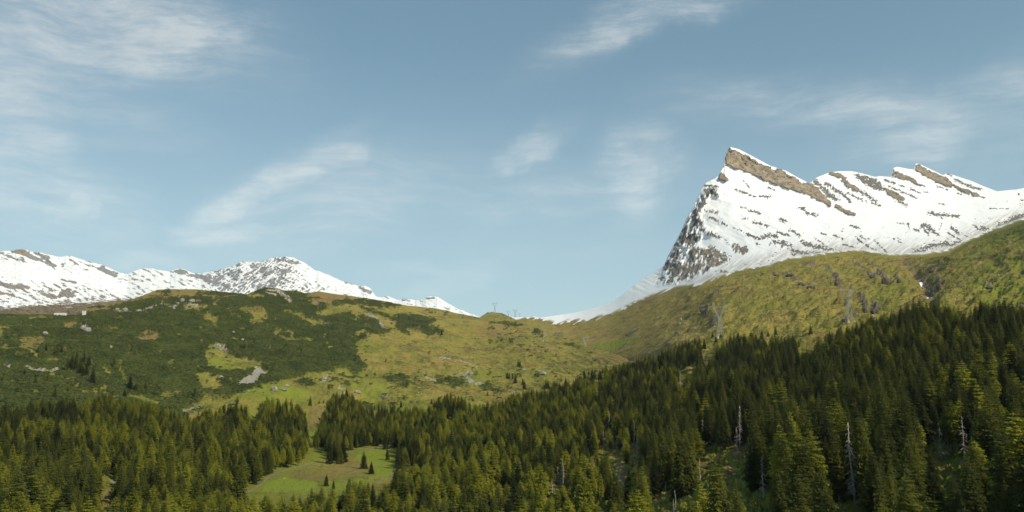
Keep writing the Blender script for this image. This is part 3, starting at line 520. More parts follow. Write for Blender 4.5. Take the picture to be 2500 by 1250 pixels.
def build_mountain():
    pxc = np.arange(1236, 2941, 2.0); top = SK2(pxc); seam = T1(pxc)
    bot = seam + 22 + 20 * sst(1600 - pxc, 0, 100)
    pad = np.pad(top, 22, mode='edge'); mx_ = np.max(np.stack([pad[i:i + len(top)] for i in range(45)]), 0)
    for _ in range(40): mx_ = np.convolve(np.pad(mx_, 1, mode='edge'), [.25, .5, .25], 'valid')
    mx_ = np.minimum(np.maximum(mx_, top + 3) + 3, bot - 4)
    b = np.linspace(0, 1, 205, endpoint=False)[:, None]; b2 = np.linspace(0, 1, 60)[:, None]
    PY = np.concatenate([bot[None, :] * (1 - b) + mx_[None, :] * b, mx_[None, :] * (1 - b2) + top[None, :] * b2]); PX = np.repeat(pxc[None, :], len(PY), 0)
    D = D2(PX, PY)
    # nearer right-hand slope in front of the snow bowl
    w3 = sst(PX, 2215, 2330) * sst(PY - CR3(PX), -3, 5)
    D = np.exp(np.log(D) * (1 - w3) + np.log(D3(PX, PY)) * w3)
    ws = sst(PX, 1570, 1700) * sst(PY - seam[None, :], -70, 0); D = np.exp(np.log(D) * (1 - ws) + np.log(D1(PX, PY)) * ws)
    hs = SNL(PX) - PY                                            # height above the snow line in view px
    jl = fbm(PX / 34 + PY / 50, (PY + PX * .6) / 9, 5, 4, .6)    # streaks falling to the lower left
    jr = fbm(PX / 60 + 3, (PY - PX * .42) / 7.5, 8, 4, .6)       # strata falling to the lower right
    jx = fbm(PX / 7, PY / 5, 12, 3) * 2.6
    Zr = np.zeros_like(PX); rock = Zr.copy(); warm = Zr.copy(); band = Zr.copy()
    paint(band, PX, PY, RK4, 1.3, jx * .7 + fbm((PX + PY * .42) / 14, (PY - PX * .42) / 8, 307, 4, .6) * 6); paint(warm, PX, PY, RK4, 7, Zr); paint(warm, PX, PY, [(k_, p_, w_, .40) for k_, p_, w_, s_ in (RKC[1], RKC[3])], 6, Zr)
    nr = fbm((PX + PY * .42) / 11, (PY - PX * .42) / 3.4, 302, 4, .65); nv = fbm(PX / 6 + PY / 22, PY / 9, 303, 4, .65)
    rag(rock, PX, PY, [(k_, p_, w_ * (1.0 if k_ == 'p' else 1.15), s_ - (.0 if k_ == 'p' else .20)) for k_, p_, w_, s_ in RKC[4:]], nr * .7 + fbm((PX + PY * .42) / 5, (PY - PX * .42) / 2.6, 308, 2) * .5, 1.45); rag(rock, PX, PY, [(k_, p_, w_, s_ - .62) for k_, p_, w_, s_ in RKC[:4]], nv * .8 + nr * .6 + fbm((PX + PY * .45) / 22, (PY - PX * .2) / 26, 304, 3) * .7, 1.35)
    # ---- relief, along the line of sight so that the skyline keeps its place
    left_face = sst(sdf(PX, PY, RKC[0][1]), -10, 6) + sst(sdf(PX, PY, RKC[1][1]), -6, 6)
    left_face = np.clip(left_face, 0, 1)
    up = sst(hs, 0, 60)
    D += up * (fbm(PX / 120, PY / 90, 33, 3) * 26 + jr * 7 + fbm(PX / 22, PY / 16, 35, 3) * 3)
    D += left_face * (fbm(PX / 26 + PY / 70, PY / 44, 36, 4, .6, True) * -34 + fbm(PX / 8, PY / 11, 37, 3, .6) * -9)
    D += band * (-16 + fbm(PX / 16 + PY / 40, (PY - PX * .45) / 26, 38, 5, .62) * -16) - np.maximum(rock - left_face, 0) * (2 + 6 * fbm(PX / 9, PY / 7, 39, 3, .6))
    W = world(PX, PY, D); x, y = W[..., 0], W[..., 1]
    gr = sst(-hs, -12, 25)
    edgef = 1 - sst(PY - seam[None, :], -6, 10) * .6
    crest3 = 1 - .8 * np.exp(-((PY - CR3(PX)) / 12) ** 2) * (PX > 2250)
    hum = fbm(x / 150, y / 190, 3, 4, .5) * 13 + fbm(x / 46, y / 60, 9, 4, .55) * 6 + fbm(x / 13, y / 15, 21, 3, .5) * 1.5 + fbm(PX / 60 + 9, (PY + PX * .45) / 14, 91, 3) * 5
    smoothz = 1 - .75 * sst(1750 - PX, 0, 250) * sst(PY, 700, 760)
    W[..., 2] += hum * gr * edgef * crest3 * smoothz
    A = {k: Zr.copy() for k in ('ochre', 'green', 'heath', 'brown', 'shrub', 'rock', 'pale', 'snow', 'tuft')}
    dk = Zr.copy(); rag(dk, PX, PY, DARKS, nv, .8); A['rock'] = dk
    W[..., 2] += dk * (fbm(x / 9, y / 9, 71, 3, .6, True) * 5 - 1)
    # gully with the stream
    gl = [(2206, 640), (2236, 672), (2252, 687), (2262, 705), (2272, 722), (2276, 748)]
    W[..., 2] -= 5 * np.exp(-(np.minimum(0, seg(PX, PY, gl, 0)) / 14) ** 2)
    paint(A['snow'], PX, PY, GULLY_SNOW, 1.0, Zr)
    paint(A['rock'], PX, PY, [L(gl, 3, .75)], 3, jx)
    A['brown'] = .55 * sst(seg(PX, PY, [(2215, 640), (2270, 700), (2290, 690)], 40), 0, 40) + .35 * sst(1900 - PX, 0, 300) * sst(jl, -.1, .4)
    A['ochre'] = .38 + .45 * fbm(PX / 150, (PY + .5 * PX) / 40, 31, 3) + .55 * sst(1800 - PX, 0, 260) - .45 * sst(PX, 2250, 2450)
    A['green'] = .22 + .50 * fbm(PX / 130, PY / 40, 41, 3) + .08 * sst(PX, 2200, 2400)
    A['green'] = np.where(PX < 1700, A['green'] - .12, A['green']); paint(A['green'], PX, PY, [P(c3([(1100, 800), (1350, 740), (1600, 700), (1550, 760), (1350, 850), (1150, 860)]), .75)], 8, jx)
    A['heath'] = .18 * fbm(PX / 60, (PY + .3 * PX) / 18, 51, 3) + .05 * sst(PX, 2300, 2450)
    A['tuft'] = .75 * fbm((PX - .5 * PY) / 30, (PY + .26 * PX) / 6.5, 521, 5, .62) + .45 * fbm(PX / 120, PY / 30, 522, 3) - .35 * sst(1800 - PX, 0, 150)
    W[..., 2] += fbm((PX - .5 * PY) / 60, (PY + .35 * PX) / 12, 523, 4, .58, True) * 4.5 * gr * edgef * crest3 * (1 - .6 * sst(1780 - PX, 0, 200))
    A['shrub'] = sst(fbm(PX / 26, (PY + .35 * PX) / 8, 97, 4, .6), .36, .46) * .55 * gr * sst(PX, 1500, 1800)
    # snow amount for the ground material near the line; the rest by the mountain material
    sl = hs / 26 + jl * .85 * sst(1800 - PX, -150, 120) + jr * .35
    core = {'PX': PX, 'PY': PY, 'W': W.copy(), 'A': A}
    snow = sst(sl, -.25, .75)
    strk = np.clip(jr * 1.0, -1, 1)
    nrc = fbm((PX + PY * .42) / 24, (PY - PX * .42) / 5.5, 305, 5, .62)
    r_free = .04 + .75 * sst(nrc + .30 * jr + .20 * sst(150 - hs, 0, 120) + .10 * sst(60 - hs, 0, 50), .53, .68) * sst(PX, 1660, 1760)
    dust = sst(fbm((PX - PY * .8) / 40, (PY + PX * .72) / 7, 306, 5, .66) * .9 + .55 * sst(45 - hs, -30, 50) + .12, .10, .75) * sst(75 - hs, 0, 70) * sst(hs, -30, 0) * (.65 * sst(PX, 1600, 1740))      # light speckle of bare ground above the line
    rockm = np.maximum(np.maximum(rock, band), r_free + .12 * left_face)
    steep = [(1, 1)]
    A['snow'] = np.maximum(A['snow'], snow)
    t = W[-1]; sk = []; Dl = D[-1]
    for dd, dz in ((12, 4), (60, 55), (200, 190), (700, 420)):
        w = world(PX[-1], PY[-1], Dl + dd); w[..., 2] = t[..., 2] - dz; sk.append(w)
    n = len(sk); Wf = np.concatenate([W, np.array(sk)])
    ext = lambda v: np.concatenate([v, np.repeat(v[-1:] * 0 + .1, n, 0)])
    AA = {k: ext(v) for k, v in A.items()}; AA['rk'] = ext(rockm); AA['dust'] = ext(dust); AA['warm'] = ext(warm); AA['high'] = ext(sst(hs, 4, 14))
    AA['rk'][-n:] = .1; AA['high'][-n:] = 1
    o = grid_mesh('mountain', Wf, AA, M_SLOPE); setp(o, kind='structure'); return core
def slope_material():
    """turf below, snow and rock above, mixed by the attribute 'high'"""
    m = M_GROUND.copy(); m.name = 'mountain_slope'; t = NT(m.node_tree)
    out = [n for n in t.n if n.type == 'OUTPUT_MATERIAL'][0]; g = [n for n in t.n if n.type == 'BSDF_PRINCIPLED'][0]
    pos = t.node('ShaderNodeNewGeometry').outputs['Position']
    st = t.mapping(pos, (1, 1, 1.3)); n1 = t.noise(st, 1 / 22, 7, .68, .4); n2 = t.noise(st, 1 / 7, 5, .65)
    wm = t.attr('warm'); r = t.attr('rk')
    cold = t.mix(n2, (.085, .077, .066), (.30, .275, .235)); warm = t.mix(t.ss(t.m('ADD', t.m('MULTIPLY', n1, .6), t.m('MULTIPLY', n2, .4)), .33, .62), (.150, .120, .088), (.46, .365, .250))
    warm = t.mix(t.m('MULTIPLY', t.ss(t.noise(st, 1 / 60, 5, .6, .8), .52, .66), .7), warm, cold)
    crack = t.ss(t.noise(t.mapping(pos, (1, 1, .25)), 1 / 16, 4, .6, 1.2), .34, .44); warm = t.mix(crack, (.045, .038, .032), warm)
    rc = t.mix(wm, cold, warm)
    rm = t.ss(t.m('ADD', r, t.m('ADD', t.m('MULTIPLY', t.m('SUBTRACT', n1, .5), .75), t.m('MULTIPLY', t.m('SUBTRACT', n2, .5), .55))), .43, .55)
    rm = t.m('MULTIPLY', rm, 1.0)
    col = t.mix(rm, t.mix(t.attr('dust'), SNOW, (.30, .265, .21)), rc)
    b = t.node('ShaderNodeBsdfPrincipled'); b.inputs['Roughness'].default_value = .85; b.inputs['Specular IOR Level'].default_value = .1
    t.l.new(col, b.inputs['Base Color'])
    h = t.m('MULTIPLY', t.m('ADD', t.m('MULTIPLY', n1, 9), t.m('MULTIPLY', n2, 4)), t.m('MULTIPLY_ADD', rm, 1.2, .16)); bump(t, b, h, 1.0, 1.0)
    mx = t.node('ShaderNodeMixShader'); t.l.new(t.attr('high'), mx.inputs[0]); t.l.new(g.outputs[0], mx.inputs[1]); t.l.new(b.outputs[0], mx.inputs[2]); t.l.new(mx.outputs[0], out.inputs[0])
    return m
M_SLOPE = slope_material()
MT = build_mountain(); print('mountain', round(time.time() - T0, 1))

# ---- far snowy range on the left
SK4 = curve([(-460, 650), (-300, 632), (-150, 640), (0, 612), (26, 613), (40, 610), (51, 608), (60, 609), (77, 614), (107, 618), (133, 625), (150, 627), (164, 624), (176, 625), (195, 632), (225, 640), (256, 649), (289, 664), (310, 670), (325, 662), (340, 657), (364, 654), (384, 658),
             (415, 663), (428, 657), (435, 656), (451, 657), (460, 662), (468, 666), (485, 668), (502, 665), (515, 662), (538, 658), (560, 652), (576, 646), (585, 640), (596, 638), (620, 639), (640, 638), (651, 634), (667, 629), (702, 626), (715, 628), (743, 641), (766, 658), (800, 670), (830, 684), (869, 696), (880, 700),
             (889, 697), (898, 700), (905, 705), (917, 723), (930, 726), (946, 723), (960, 728), (971, 732), (985, 729), (994, 730), (1020, 733), (1030, 731), (1040, 725), (1056, 723), (1068, 725), (1112, 751), (1150, 766), (1173, 774), (1248, 774), (1277, 774), (1307, 776), (1400, 800)])
def build_range():
    pxc = np.arange(-440, 1351, 1.7); top = SK4(pxc) + fbm(pxc / 9, pxc * 0, 3, 3) * 2.2; bot = T1(pxc) + 30
    for _ in range(300): bot = np.convolve(np.pad(bot, 1, mode='edge'), [.25, .5, .25], 'valid')
    bot = np.maximum(bot, top + 10)
    b = np.linspace(0, 1, 105)[:, None]; PY = bot[None, :] * (1 - b) + top[None, :] * b; PX = np.repeat(pxc[None, :], 105, 0)
    Dt = np.interp(pxc, [-440, 0, 250, 310, 430, 700, 900, 950, 1060, 1170, 1350], [5600, 5400, 5500, 5900, 6600, 6600, 6500, 6800, 6600, 5600, 4200])
    Db = np.interp(pxc, [-440, 0, 300, 600, 1100, 1350], [3100, 3100, 3400, 4200, 4800, 3900])
    D = Db[None, :] + (Dt - Db)[None, :] * b ** .8
    hp = (PY - top[None, :])
    jr = fbm(PX / 34 + 3, (PY - PX * .55) / 6, 108, 4, .62); jd = fbm(PX / 30, (PY + PX * .8) / 7, 118, 3, .6)
    cl = sst(PX, 470, 560) * sst(960 - PX, 0, 70)
    ridge = fbm(PX / 26, PY / 18, 128, 4, .6, True)
    D += -ridge * (35 + 60 * cl) * (1 - .3 * b) - jr * 50 + jd * 60 * cl
    q1 = fbm((PX - PY * .7) / 40, (PY + PX * .75) / 11, 401, 4, .6, True); q2 = fbm((PX + PY * .7) / 46, (PY - PX * .62) / 11, 402, 4, .6, True); fine = fbm((PX + PY * .5) / 26, (PY - PX * .42) / 6.5, 403, 5, .64)
    W = world(PX, PY, D)
    jx = fbm(PX / 8, PY / 5, 12, 3) * 2.5
    low = sst(PY, 668, 735) * sst(430 - PX, 0, 120)
    east = sst(PX, 690, 760)
    rock = .27 + .34 * jr + .95 * fine + .10 * low + cl * (.62 - .34 * east) - cl * (1 - .5 * east) * np.maximum(sst(q1, .50, .66), sst(q2, .50, .66)) * .9 - .22 * cl * east * sst(45 - hp, 0, 30)
    rock -= .22 * sst(sdf(PX, PY, [(0, 640), (110, 640), (300, 690), (330, 720), (200, 700), (0, 675)]), -12, 12)
    rock -= .12 * sst(PX, 1000, 1060)
    pk = np.zeros_like(PX)
    rag(pk, PX, PY, [P(c1([(110, 130), (200, 108), (240, 120), (300, 150), (400, 200), (420, 230), (330, 225), (220, 180)])), L(c1([(340, 145), (450, 200)]), 6, .9), L(c1([(450, 235), (520, 275)]), 6, .9), L(c1([(960, 290), (1020, 330), (1100, 365)]), 7, .8), L(c1([(0, 440), (120, 470), (260, 480)]), 7, .75),
          L(c1([(0, 530), (130, 550)]), 5, .8), P(c1([(540, 560), (580, 490), (640, 480), (720, 530), (700, 590), (620, 570), (560, 590)]), .75), L(c1([(420, 540), (540, 570)]), 6, .65), L(c1([(590, 400), (720, 430)]), 4, .7), P(c1([(1620, 330), (1700, 295), (1790, 310), (1830, 370), (1700, 350)]), .8),
          L(c1([(1830, 360), (1960, 390)]), 7, .8), L(c1([(1960, 400), (2100, 450), (2200, 470)]), 7, .65), L(c2([(260, 120), (400, 150), (500, 170)]), 5, .6), L(c2([(60, 200), (200, 210)]), 10, .6), L(c2([(250, 250), (380, 240)]), 7, .6), L(c2([(940, 345), (1040, 370)]), 3.5, .7), L(c2([(1090, 400), (1190, 450)]), 7, .6),
          L(c2([(1730, 500), (1790, 500)]), 2.5, .7), L(c2([(1500, 520), (1560, 530)]), 3, .6), L(c1([(0, 150), (160, 210)]), 5, .6)], fine, .8)
    rock = np.maximum(rock, pk)
    core_ = sst(sdf(PX, PY, [(470, 672), (520, 668), (585, 648), (640, 645), (690, 640), (700, 660), (690, 700), (640, 715), (560, 712), (500, 690)]) + fine * 14, -8, 8)
    rock = np.maximum(rock, core_ * .72)
    lines = np.zeros_like(PX)
    WX = PX + fbm(PX / 28, PY / 20, 411, 4, .6) * 26; WY = PY + fbm(PX / 30, PY / 16, 412, 4, .6) * 17
    paint(lines, WX, WY, [L(c2(p), w) for p, w in (([(80, 400), (200, 300), (330, 165)], 2.2), ([(0, 340), (130, 210), (240, 120)], 2.0), ([(180, 360), (300, 250), (350, 200)], 1.6), ([(0, 220), (100, 290), (210, 350)], 1.5), ([(0, 330), (60, 400)], 1.5), ([(100, 230), (200, 300), (280, 330)], 1.2), ([(230, 400), (330, 330)], 1.4), ([(50, 180), (160, 250)], 1.3))] +
          [L(c1(p), w) for p, w in (([(1930, 440), (2030, 350), (2130, 420), (2300, 500)], 1.6), ([(2100, 330), (2250, 420), (2400, 500)], 1.5), ([(2200, 300), (2330, 390), (2440, 450)], 1.3), ([(2250, 270), (2400, 340), (2500, 400)], 1.3), ([(2420, 500), (2500, 420)], 1.5), ([(1800, 320), (1880, 380)], 1.2), ([(2050, 470), (2200, 360), (2330, 240)], 1.9), ([(2180, 480), (2300, 380), (2420, 280)], 1.3))], 1.2, jx * .8)
    rock = rock - np.clip(lines * (.62 + 1.3 * fbm(PX / 14, PY / 9, 413, 3)) + .9 * sst(fine, .12, .5) + .5 * sst(q1, .45, .7) + .35 * sst(jx, 1.2, 3), 0, 1) * .8 * cl
    soil = np.where(PX < 460, sst(PY, 735 - 0.07 * PX, 757 - .07 * PX + 6), 0) * 1.0
    soil = np.maximum(soil, sst(PX, 740, 780) * sst(900 - PX, 0, 60) * sst(PY, 712 + (PX - 760) * .10, 722 + (PX - 760) * .1) * .9)
    warm = np.zeros_like(PX); paint(warm, PX, PY, [P(c1([(110, 130), (200, 108), (280, 130), (260, 200), (180, 170)]), .7)], 6, jx); warm += .04 + .45 * low
    t = W[-1]; sk = []
    for dd, dz in ((30, 12), (200, 140), (900, 600)):
        w = world(PX[-1], PY[-1], D[-1] + dd); w[..., 2] = t[..., 2] - dz; sk.append(w)
    n = len(sk); ext = lambda v: np.concatenate([v, np.repeat(v[-1:], n, 0)])
    o = grid_mesh('mountain_range', np.concatenate([W, np.array(sk)]), {'rock': ext(rock), 'warm': ext(warm), 'soil': ext(soil)}, M_MOUNT); setp(o, kind='structure')
build_range(); print('range', round(time.time() - T0, 1))

# ------------------------------------------------------------------ sampling the terrain
def cell_area(W):
    a = W[:-1, 1:] - W[:-1, :-1]; b = W[1:, :-1] - W[:-1, :-1]
    return np.abs(a[..., 0] * b[..., 1] - a[..., 1] * b[..., 0])
def scatter(S_, n, weight, cell=None):
    w = cell_area(S_['W']) * weight[:-1, :-1]; c = np.cumsum(w.reshape(-1)); r = rng.random(n) * c[-1]
    k = np.searchsorted(c, r); nc = w.shape[1]; i = k // nc; j = k % nc; u = rng.random(n); v = rng.random(n)
    W = S_['W']; Pt = (W[i, j] * ((1 - u) * (1 - v))[:, None] + W[i, j + 1] * (u * (1 - v))[:, None] + W[i + 1, j] * ((1 - u) * v)[:, None] + W[i + 1, j + 1] * (u * v)[:, None])
    if cell:
        key = np.floor(Pt[:, 0] / cell).astype(np.int64) * 100003 + np.floor(Pt[:, 1] / cell).astype(np.int64)
        _, first = np.unique(key, return_index=True); first = np.sort(first); Pt = Pt[first]
    return Pt
def ground_at(px, py, sheet=None):
    """surface point seen at a place of the photograph"""
    best = None
    for S_ in ([HS, MT] if sheet is None else [sheet]):
        key = 'proj'
        if key not in S_: S_[key] = project(S_['W'])
        qx, qy, _ = S_[key]; d = (qx - px) ** 2 + (qy - py) ** 2; k = np.argmin(d); k = np.unravel_index(k, d.shape)
        if best is None or d[k] < best[0]: best = (d[k], S_['W'][k])
    return Vector(best[1])

# ------------------------------------------------------------------ plants
def tube(V, F, pts, rad, n=6):
    b = len(V)
    for i, (p, r) in enumerate(zip(pts, rad)):
        p = Vector(p); d = (Vector(pts[min(i + 1, len(pts) - 1)]) - Vector(pts[max(i - 1, 0)])).normalized()
        s = d.orthogonal().normalized(); u = d.cross(s)
        for k in range(n):
            a = 2 * math.pi * k / n; V.append(p + (s * math.cos(a) + u * math.sin(a)) * r)
    for i in range(len(pts) - 1):
        for k in range(n):
            a = b + i * n + k; c = b + i * n + (k + 1) % n; F.append((a, c, c + n, a + n))
    F.append([b + k for k in range(n)][::-1]); F.append([b + (len(pts) - 1) * n + k for k in range(n)])
def trunk_mesh(rnd, thick=.011):
    V, F = [], []; pts = []; x = y = 0
    for i in range(8):
        z = i / 7 * .97 - .03; pts.append((x, y, z)); x += rnd.uniform(-.004, .004); y += rnd.uniform(-.004, .004)
    tube(V, F, pts, [thick * (1 - .93 * i / 7) * (1.25 if i == 0 else 1) for i in range(8)], 7); return V, F
def conifer_crown(rnd, R, z0, levels, nb, droop, prof, fill, spray):
    """whorls of boughs; each bough is a drooping spine with side sprays of needles"""
    V, F = [], []
    def leaf(p, q, w, n):                  # a kinked blade of needles from p to q
        s = (q - p).cross(n)
        if s.length < 1e-6: return
        s = s.normalized() * w; m = p.lerp(q, .45) + n * w * .25; b = len(V)
        V.extend([p, m + s, q, m - s]); F.append((b, b + 1, b + 2, b + 3))
    asym = [rnd.uniform(.80, 1.16) for _ in range(9)]
    ph = rnd.uniform(0, 6.28)
    for i in range(levels):
        t = (i + rnd.uniform(-.35, .35)) / levels; t = min(max(t, 0), 1); z = z0 + (1 - z0) * (t ** .93) * .985
        rr = R * prof(t) * rnd.uniform(.86, 1.12) + .006
        n_ = max(4, int(nb * (.45 + .55 * (rr / R))))
        for k in range(n_):
            a = ph + i * 2.4 + 2 * math.pi * (k + rnd.uniform(-.35, .35)) / n_
            if rnd.random() > fill: continue
            ln = rr * rnd.uniform(.72, 1.12) * asym[int(a / 6.2832 * 9) % 9]
            out = Vector((math.cos(a), math.sin(a), 0)); dz = droop * (1 - t * 1.15) + rnd.uniform(-.10, .10)
            p0 = Vector((0, 0, z)); p1 = p0 + out * ln * .55 + Vector((0, 0, -dz * ln * .40)); p2 = p0 + out * ln + Vector((0, 0, -dz * ln * .72 + .05 * ln))
            up = Vector((0, 0, 1)); w = ln * spray
            leaf(p0.lerp(p1, .15), p1.lerp(p2, .35), w * .62, up); leaf(p1, p2, w * .55, up)
            side = out.cross(up)
            for s_ in (-1, 1):
                for f in (.25, .45, .65, .87):
                    b0 = p0.lerp(p1, f / .55) if f < .55 else p1.lerp(p2, (f - .55) / .45)
                    tip = b0 + (side * s_ * rnd.uniform(.7, 1.1) + out * .65) * ln * .34 * (1.15 - .5 * f) + Vector((0, 0, -rnd.uniform(.05, .20) * ln))
                    leaf(b0, tip, w * .30, up + out * rnd.uniform(-.4, .4))
            # hanging twigs give the bough its thickness
            b0 = p0.lerp(p2, rnd.uniform(.45, .8)); leaf(b0, b0 + Vector((0, 0, -.22 * ln)) + out * .05 * ln, w * .35, out)
    b = len(V); V.extend([Vector((.004, 0, .95)), Vector((-.003, .004, .95)), Vector((-.002, -.004, .95)), Vector((0, 0, 1.0))]); F.extend([(b, b + 1, b + 3), (b + 1, b + 2, b + 3), (b + 2, b, b + 3)])
    return V, F
protos = []          # (kind, crown mesh, trunk mesh)
def make_proto(kind, seed):
    rnd = random.Random(seed)
    if kind == 'spruce':
        R = rnd.choice([.14, .16, .18, .205]); cr = conifer_crown(rnd, R, rnd.uniform(.05, .16), 46, 14, rnd.uniform(.35, .75), lambda t: (1 - t) ** rnd.uniform(.78, .86) * (.72 + .28 * min(1, t * 7)), .90, .24); mat = M_SPRUCE
    elif kind == 'lone':
        R = rnd.choice([.20, .225, .25]); cr = conifer_crown(rnd, R, .02, 34, 15, .5, lambda t: (1 - t) ** .85 * (.85 + .15 * min(1, t * 7)), .97, .33); mat = M_SPRUCE
    else:
        R = rnd.choice([.20, .235, .27]); cr = conifer_crown(rnd, R, rnd.uniform(.14, .28), 30, 12, rnd.uniform(-.05, .3), lambda t: ((1 - t) ** .62) * (.50 + .50 * min(1, t * 3.5)), .80, .27); mat = M_LARCH
    tv, tf = trunk_mesh(rnd, .012 if kind != 'larch' else .010)
    def mk(nm, V, F, m):
        me = bpy.data.meshes.new(nm); me.from_pydata([tuple(v) for v in V], [], [tuple(f) for f in F]); me.materials.append(m); return me
    protos.append((kind, mk('crown', *cr, mat), mk('trunk', tv, tf, M_BARK)))
for i in range(9): make_proto('spruce', 100 + i)
for i in range(3): make_proto('lone', 200 + i)
for i in range(7): make_proto('larch', 300 + i)
KIND_IDX = {k: [i for i, p in enumerate(protos) if p[0] == k] for k in ('spruce', 'lone', 'larch')}
print('protos', round(time.time() - T0, 1), sum(len(p[1].polygons) for p in protos))
proto_obj = {}
def place_tree(name, idx, loc, H, wid, rot, label, cat, group):
    e = bpy.data.objects.new(name, None); COL.objects.link(e); e.empty_display_size = .1
    e.location = loc; e.scale = (H * wid, H * wid, H); e.rotation_euler = (random.gauss(0, .025), random.gauss(0, .025), rot); setp(e, label, cat, group)
    for nm, me in (('crown', protos[idx][1]), ('trunk', protos[idx][2])):
        c = bpy.data.objects.new(nm, me); COL.objects.link(c); c.parent = e
        proto_obj.setdefault((idx, nm), c)
    return e

# --- single trees, read off the photograph: x, top y, base y, width factor
LONE = [(f1, [(845, 90, 152), (970, 220, 332), (1015, 268, 346), (1085, 290, 345), (1450, 308, 386), (350, 213, 287), (178, 190, 232), (265, 235, 288), (735, 298, 342), (925, 330, 402), (410, 310, 392), (500, 320, 360),
              (345, 0, 47), (425, 0, 82), (400, 35, 85), (455, 10, 60), (283, 30, 70), (570, 28, 150), (625, 30, 140), (500, 90, 192), (535, 70, 185), (590, 100, 225), (640, 130, 242), (685, 165, 292), (560, 90, 190), (610, 150, 240), (655, 80, 170), (1817, -8, 32)]),
        (f2, [(787, 378, 457), (848, 408, 445), (880, 408, 440), (1122, 78, 134), (1346, 102, 130), (1268, 197, 228), (1458, 403, 470), (1185, 786, 926), (1237, 862, 960), (1358, 762, 868), (907, 962, 1060), (955, 1010, 1085), (1272, 628, 762), (1345, 660, 780),
              (1405, 600, 770), (1440, 758, 930), (1480, 830, 945), (1558, 800, 902), (930, 680, 890), (985, 660, 870), (1030, 690, 880), (950, 720, 860), (1005, 740, 885)]),
        (f3, [(805, 108, 166), (824, 112, 170), (728, 200, 256), (744, 205, 258), (765, 210, 255), (790, 205, 284), (838, 242, 300), (858, 254, 342), (1010, 262, 332), (1028, 268, 325), (582, 338, 380), (1305, 192, 258), (1355, 170, 262), (1380, 175, 262), (1420, 175, 262), (290, 508, 560), (15, 800, 900)]),
        (crop(1700, 700, .168), [(1656, 565, 695), (120, 715, 895), (235, 640, 735), (290, 680, 800), (355, 670, 740), (1155, 560, 700), (950, 600, 760), (1045, 625, 740)]),
        (c2, [(1555, 665, 725), (1865, 790, 850)])]
LONE_LBL = {0: 'lone dark spruce in the green dwarf pine cover on the left hill', 1: 'dark spruce standing alone at the forest meadow', 2: 'dark spruce in the small group on the open basin', 3: 'spruce at the top edge of the right forest', 4: 'small spruce high on the left hill'}
lone = []
for gi, (f, lst) in enumerate(LONE):
    for q in lst:
        (x, yt), (_, yb) = f([(q[0], q[1]), (q[0], q[2])]); lone.append((x, yt, yb, gi))
SNAGS = [(1719, 1029, 1088), (1759, 1037, 1099), (1806, 997, 1093), (1798, 1047, 1093), (1487, 1007, 1050), (1475, 1053, 1099), (1505, 1070, 1099), (1548, 1029, 1086), (1554, 1053, 1119), (1864, 1122, 1217), (1668, 1175, 1217), (1464, 1194, 1234),
         (1625, 1178, 1207), (1708, 1125, 1171), (1649, 1201, 1252), (1643, 1222, 1256), (2087, 1052, 1228), (2284, 1017, 1083), (2297, 1056, 1122), (2315, 1065, 1112), (2357, 1036, 1140), (1362, 1142, 1188), (1376, 1122, 1188), (1349, 1171, 1203), (1368, 1150, 1190), (1662, 908, 942)]
E = curve([(-460, 985), (0, 990), (50, 985), (130, 968), (165, 962), (200, 975), (250, 965), (330, 975), (400, 990), (430, 1006), (470, 1012), (495, 1000), (540, 990), (575, 976), (600, 990), (609, 1018), (624, 1018), (632, 978), (665, 970), (700, 975), (735, 990), (748, 1010), (752, 1060), (775, 1050), (790, 1000), (800, 975), (820, 951), (845, 955), (870, 965),
           (882, 985), (910, 990), (1000, 985), (1040, 990), (1060, 970), (1090, 959), (1130, 965), (1145, 985), (1200, 980), (1230, 976), (1250, 960), (1290, 950), (1340, 946), (1350, 930), (1400, 922), (1430, 905), (1500, 893), (1540, 880), (1570, 870), (1600, 862), (1640, 845), (1680, 825), (1720, 820), (1745, 818), (1760, 830), (1780, 830), (1800, 815), (1830, 806),
           (1855, 800), (1890, 802), (1905, 828), (1925, 815), (1950, 826), (1960, 850), (1985, 850), (2000, 826), (2030, 806), (2060, 797), (2090, 790), (2130, 770), (2155, 765), (2180, 755), (2225, 740), (2260, 735), (2300, 745), (2330, 750), (2370, 745), (2420, 735), (2470, 736), (2495, 748), (2530, 740), (2960, 730)])
OPEN = [MEADOW, f4([(1170, 790), (1220, 770), (1320, 750), (1310, 820), (1280, 860), (1210, 895), (1180, 850)]), f4([(1065, 865), (1105, 870), (1100, 910), (1070, 905)]), f4([(1135, 930), (1190, 935), (1185, 1030), (1155, 1050)]),
        f4([(300, 810), (350, 880), (395, 940), (400, 1060), (340, 1040), (315, 960)]), f4([(600, 1250), (605, 1170), (645, 1130), (655, 1170), (630, 1250)]), f4([(990, 20), (1060, 30), (1040, 80), (960, 120)]), f4([(800, 215), (830, 185), (910, 155), (900, 185), (815, 235)]),
        f1([(760, 1090), (840, 1080), (830, 1150), (820, 1250), (760, 1250)]), f1([(735, 1000), (810, 985), (870, 1030), (850, 1060), (760, 1040)]), f4([(250, 1180), (290, 1200), (310, 1250), (250, 1250)]), f4([(370, 1200), (420, 1190), (430, 1260), (365, 1260)]),
        f5([(1320, 785), (1375, 785), (1370, 805), (1325, 800)]), f4([(130, 840), (150, 850), (148, 960), (132, 950)]), f2([(765, 610), (800, 600), (790, 640), (765, 650)])]
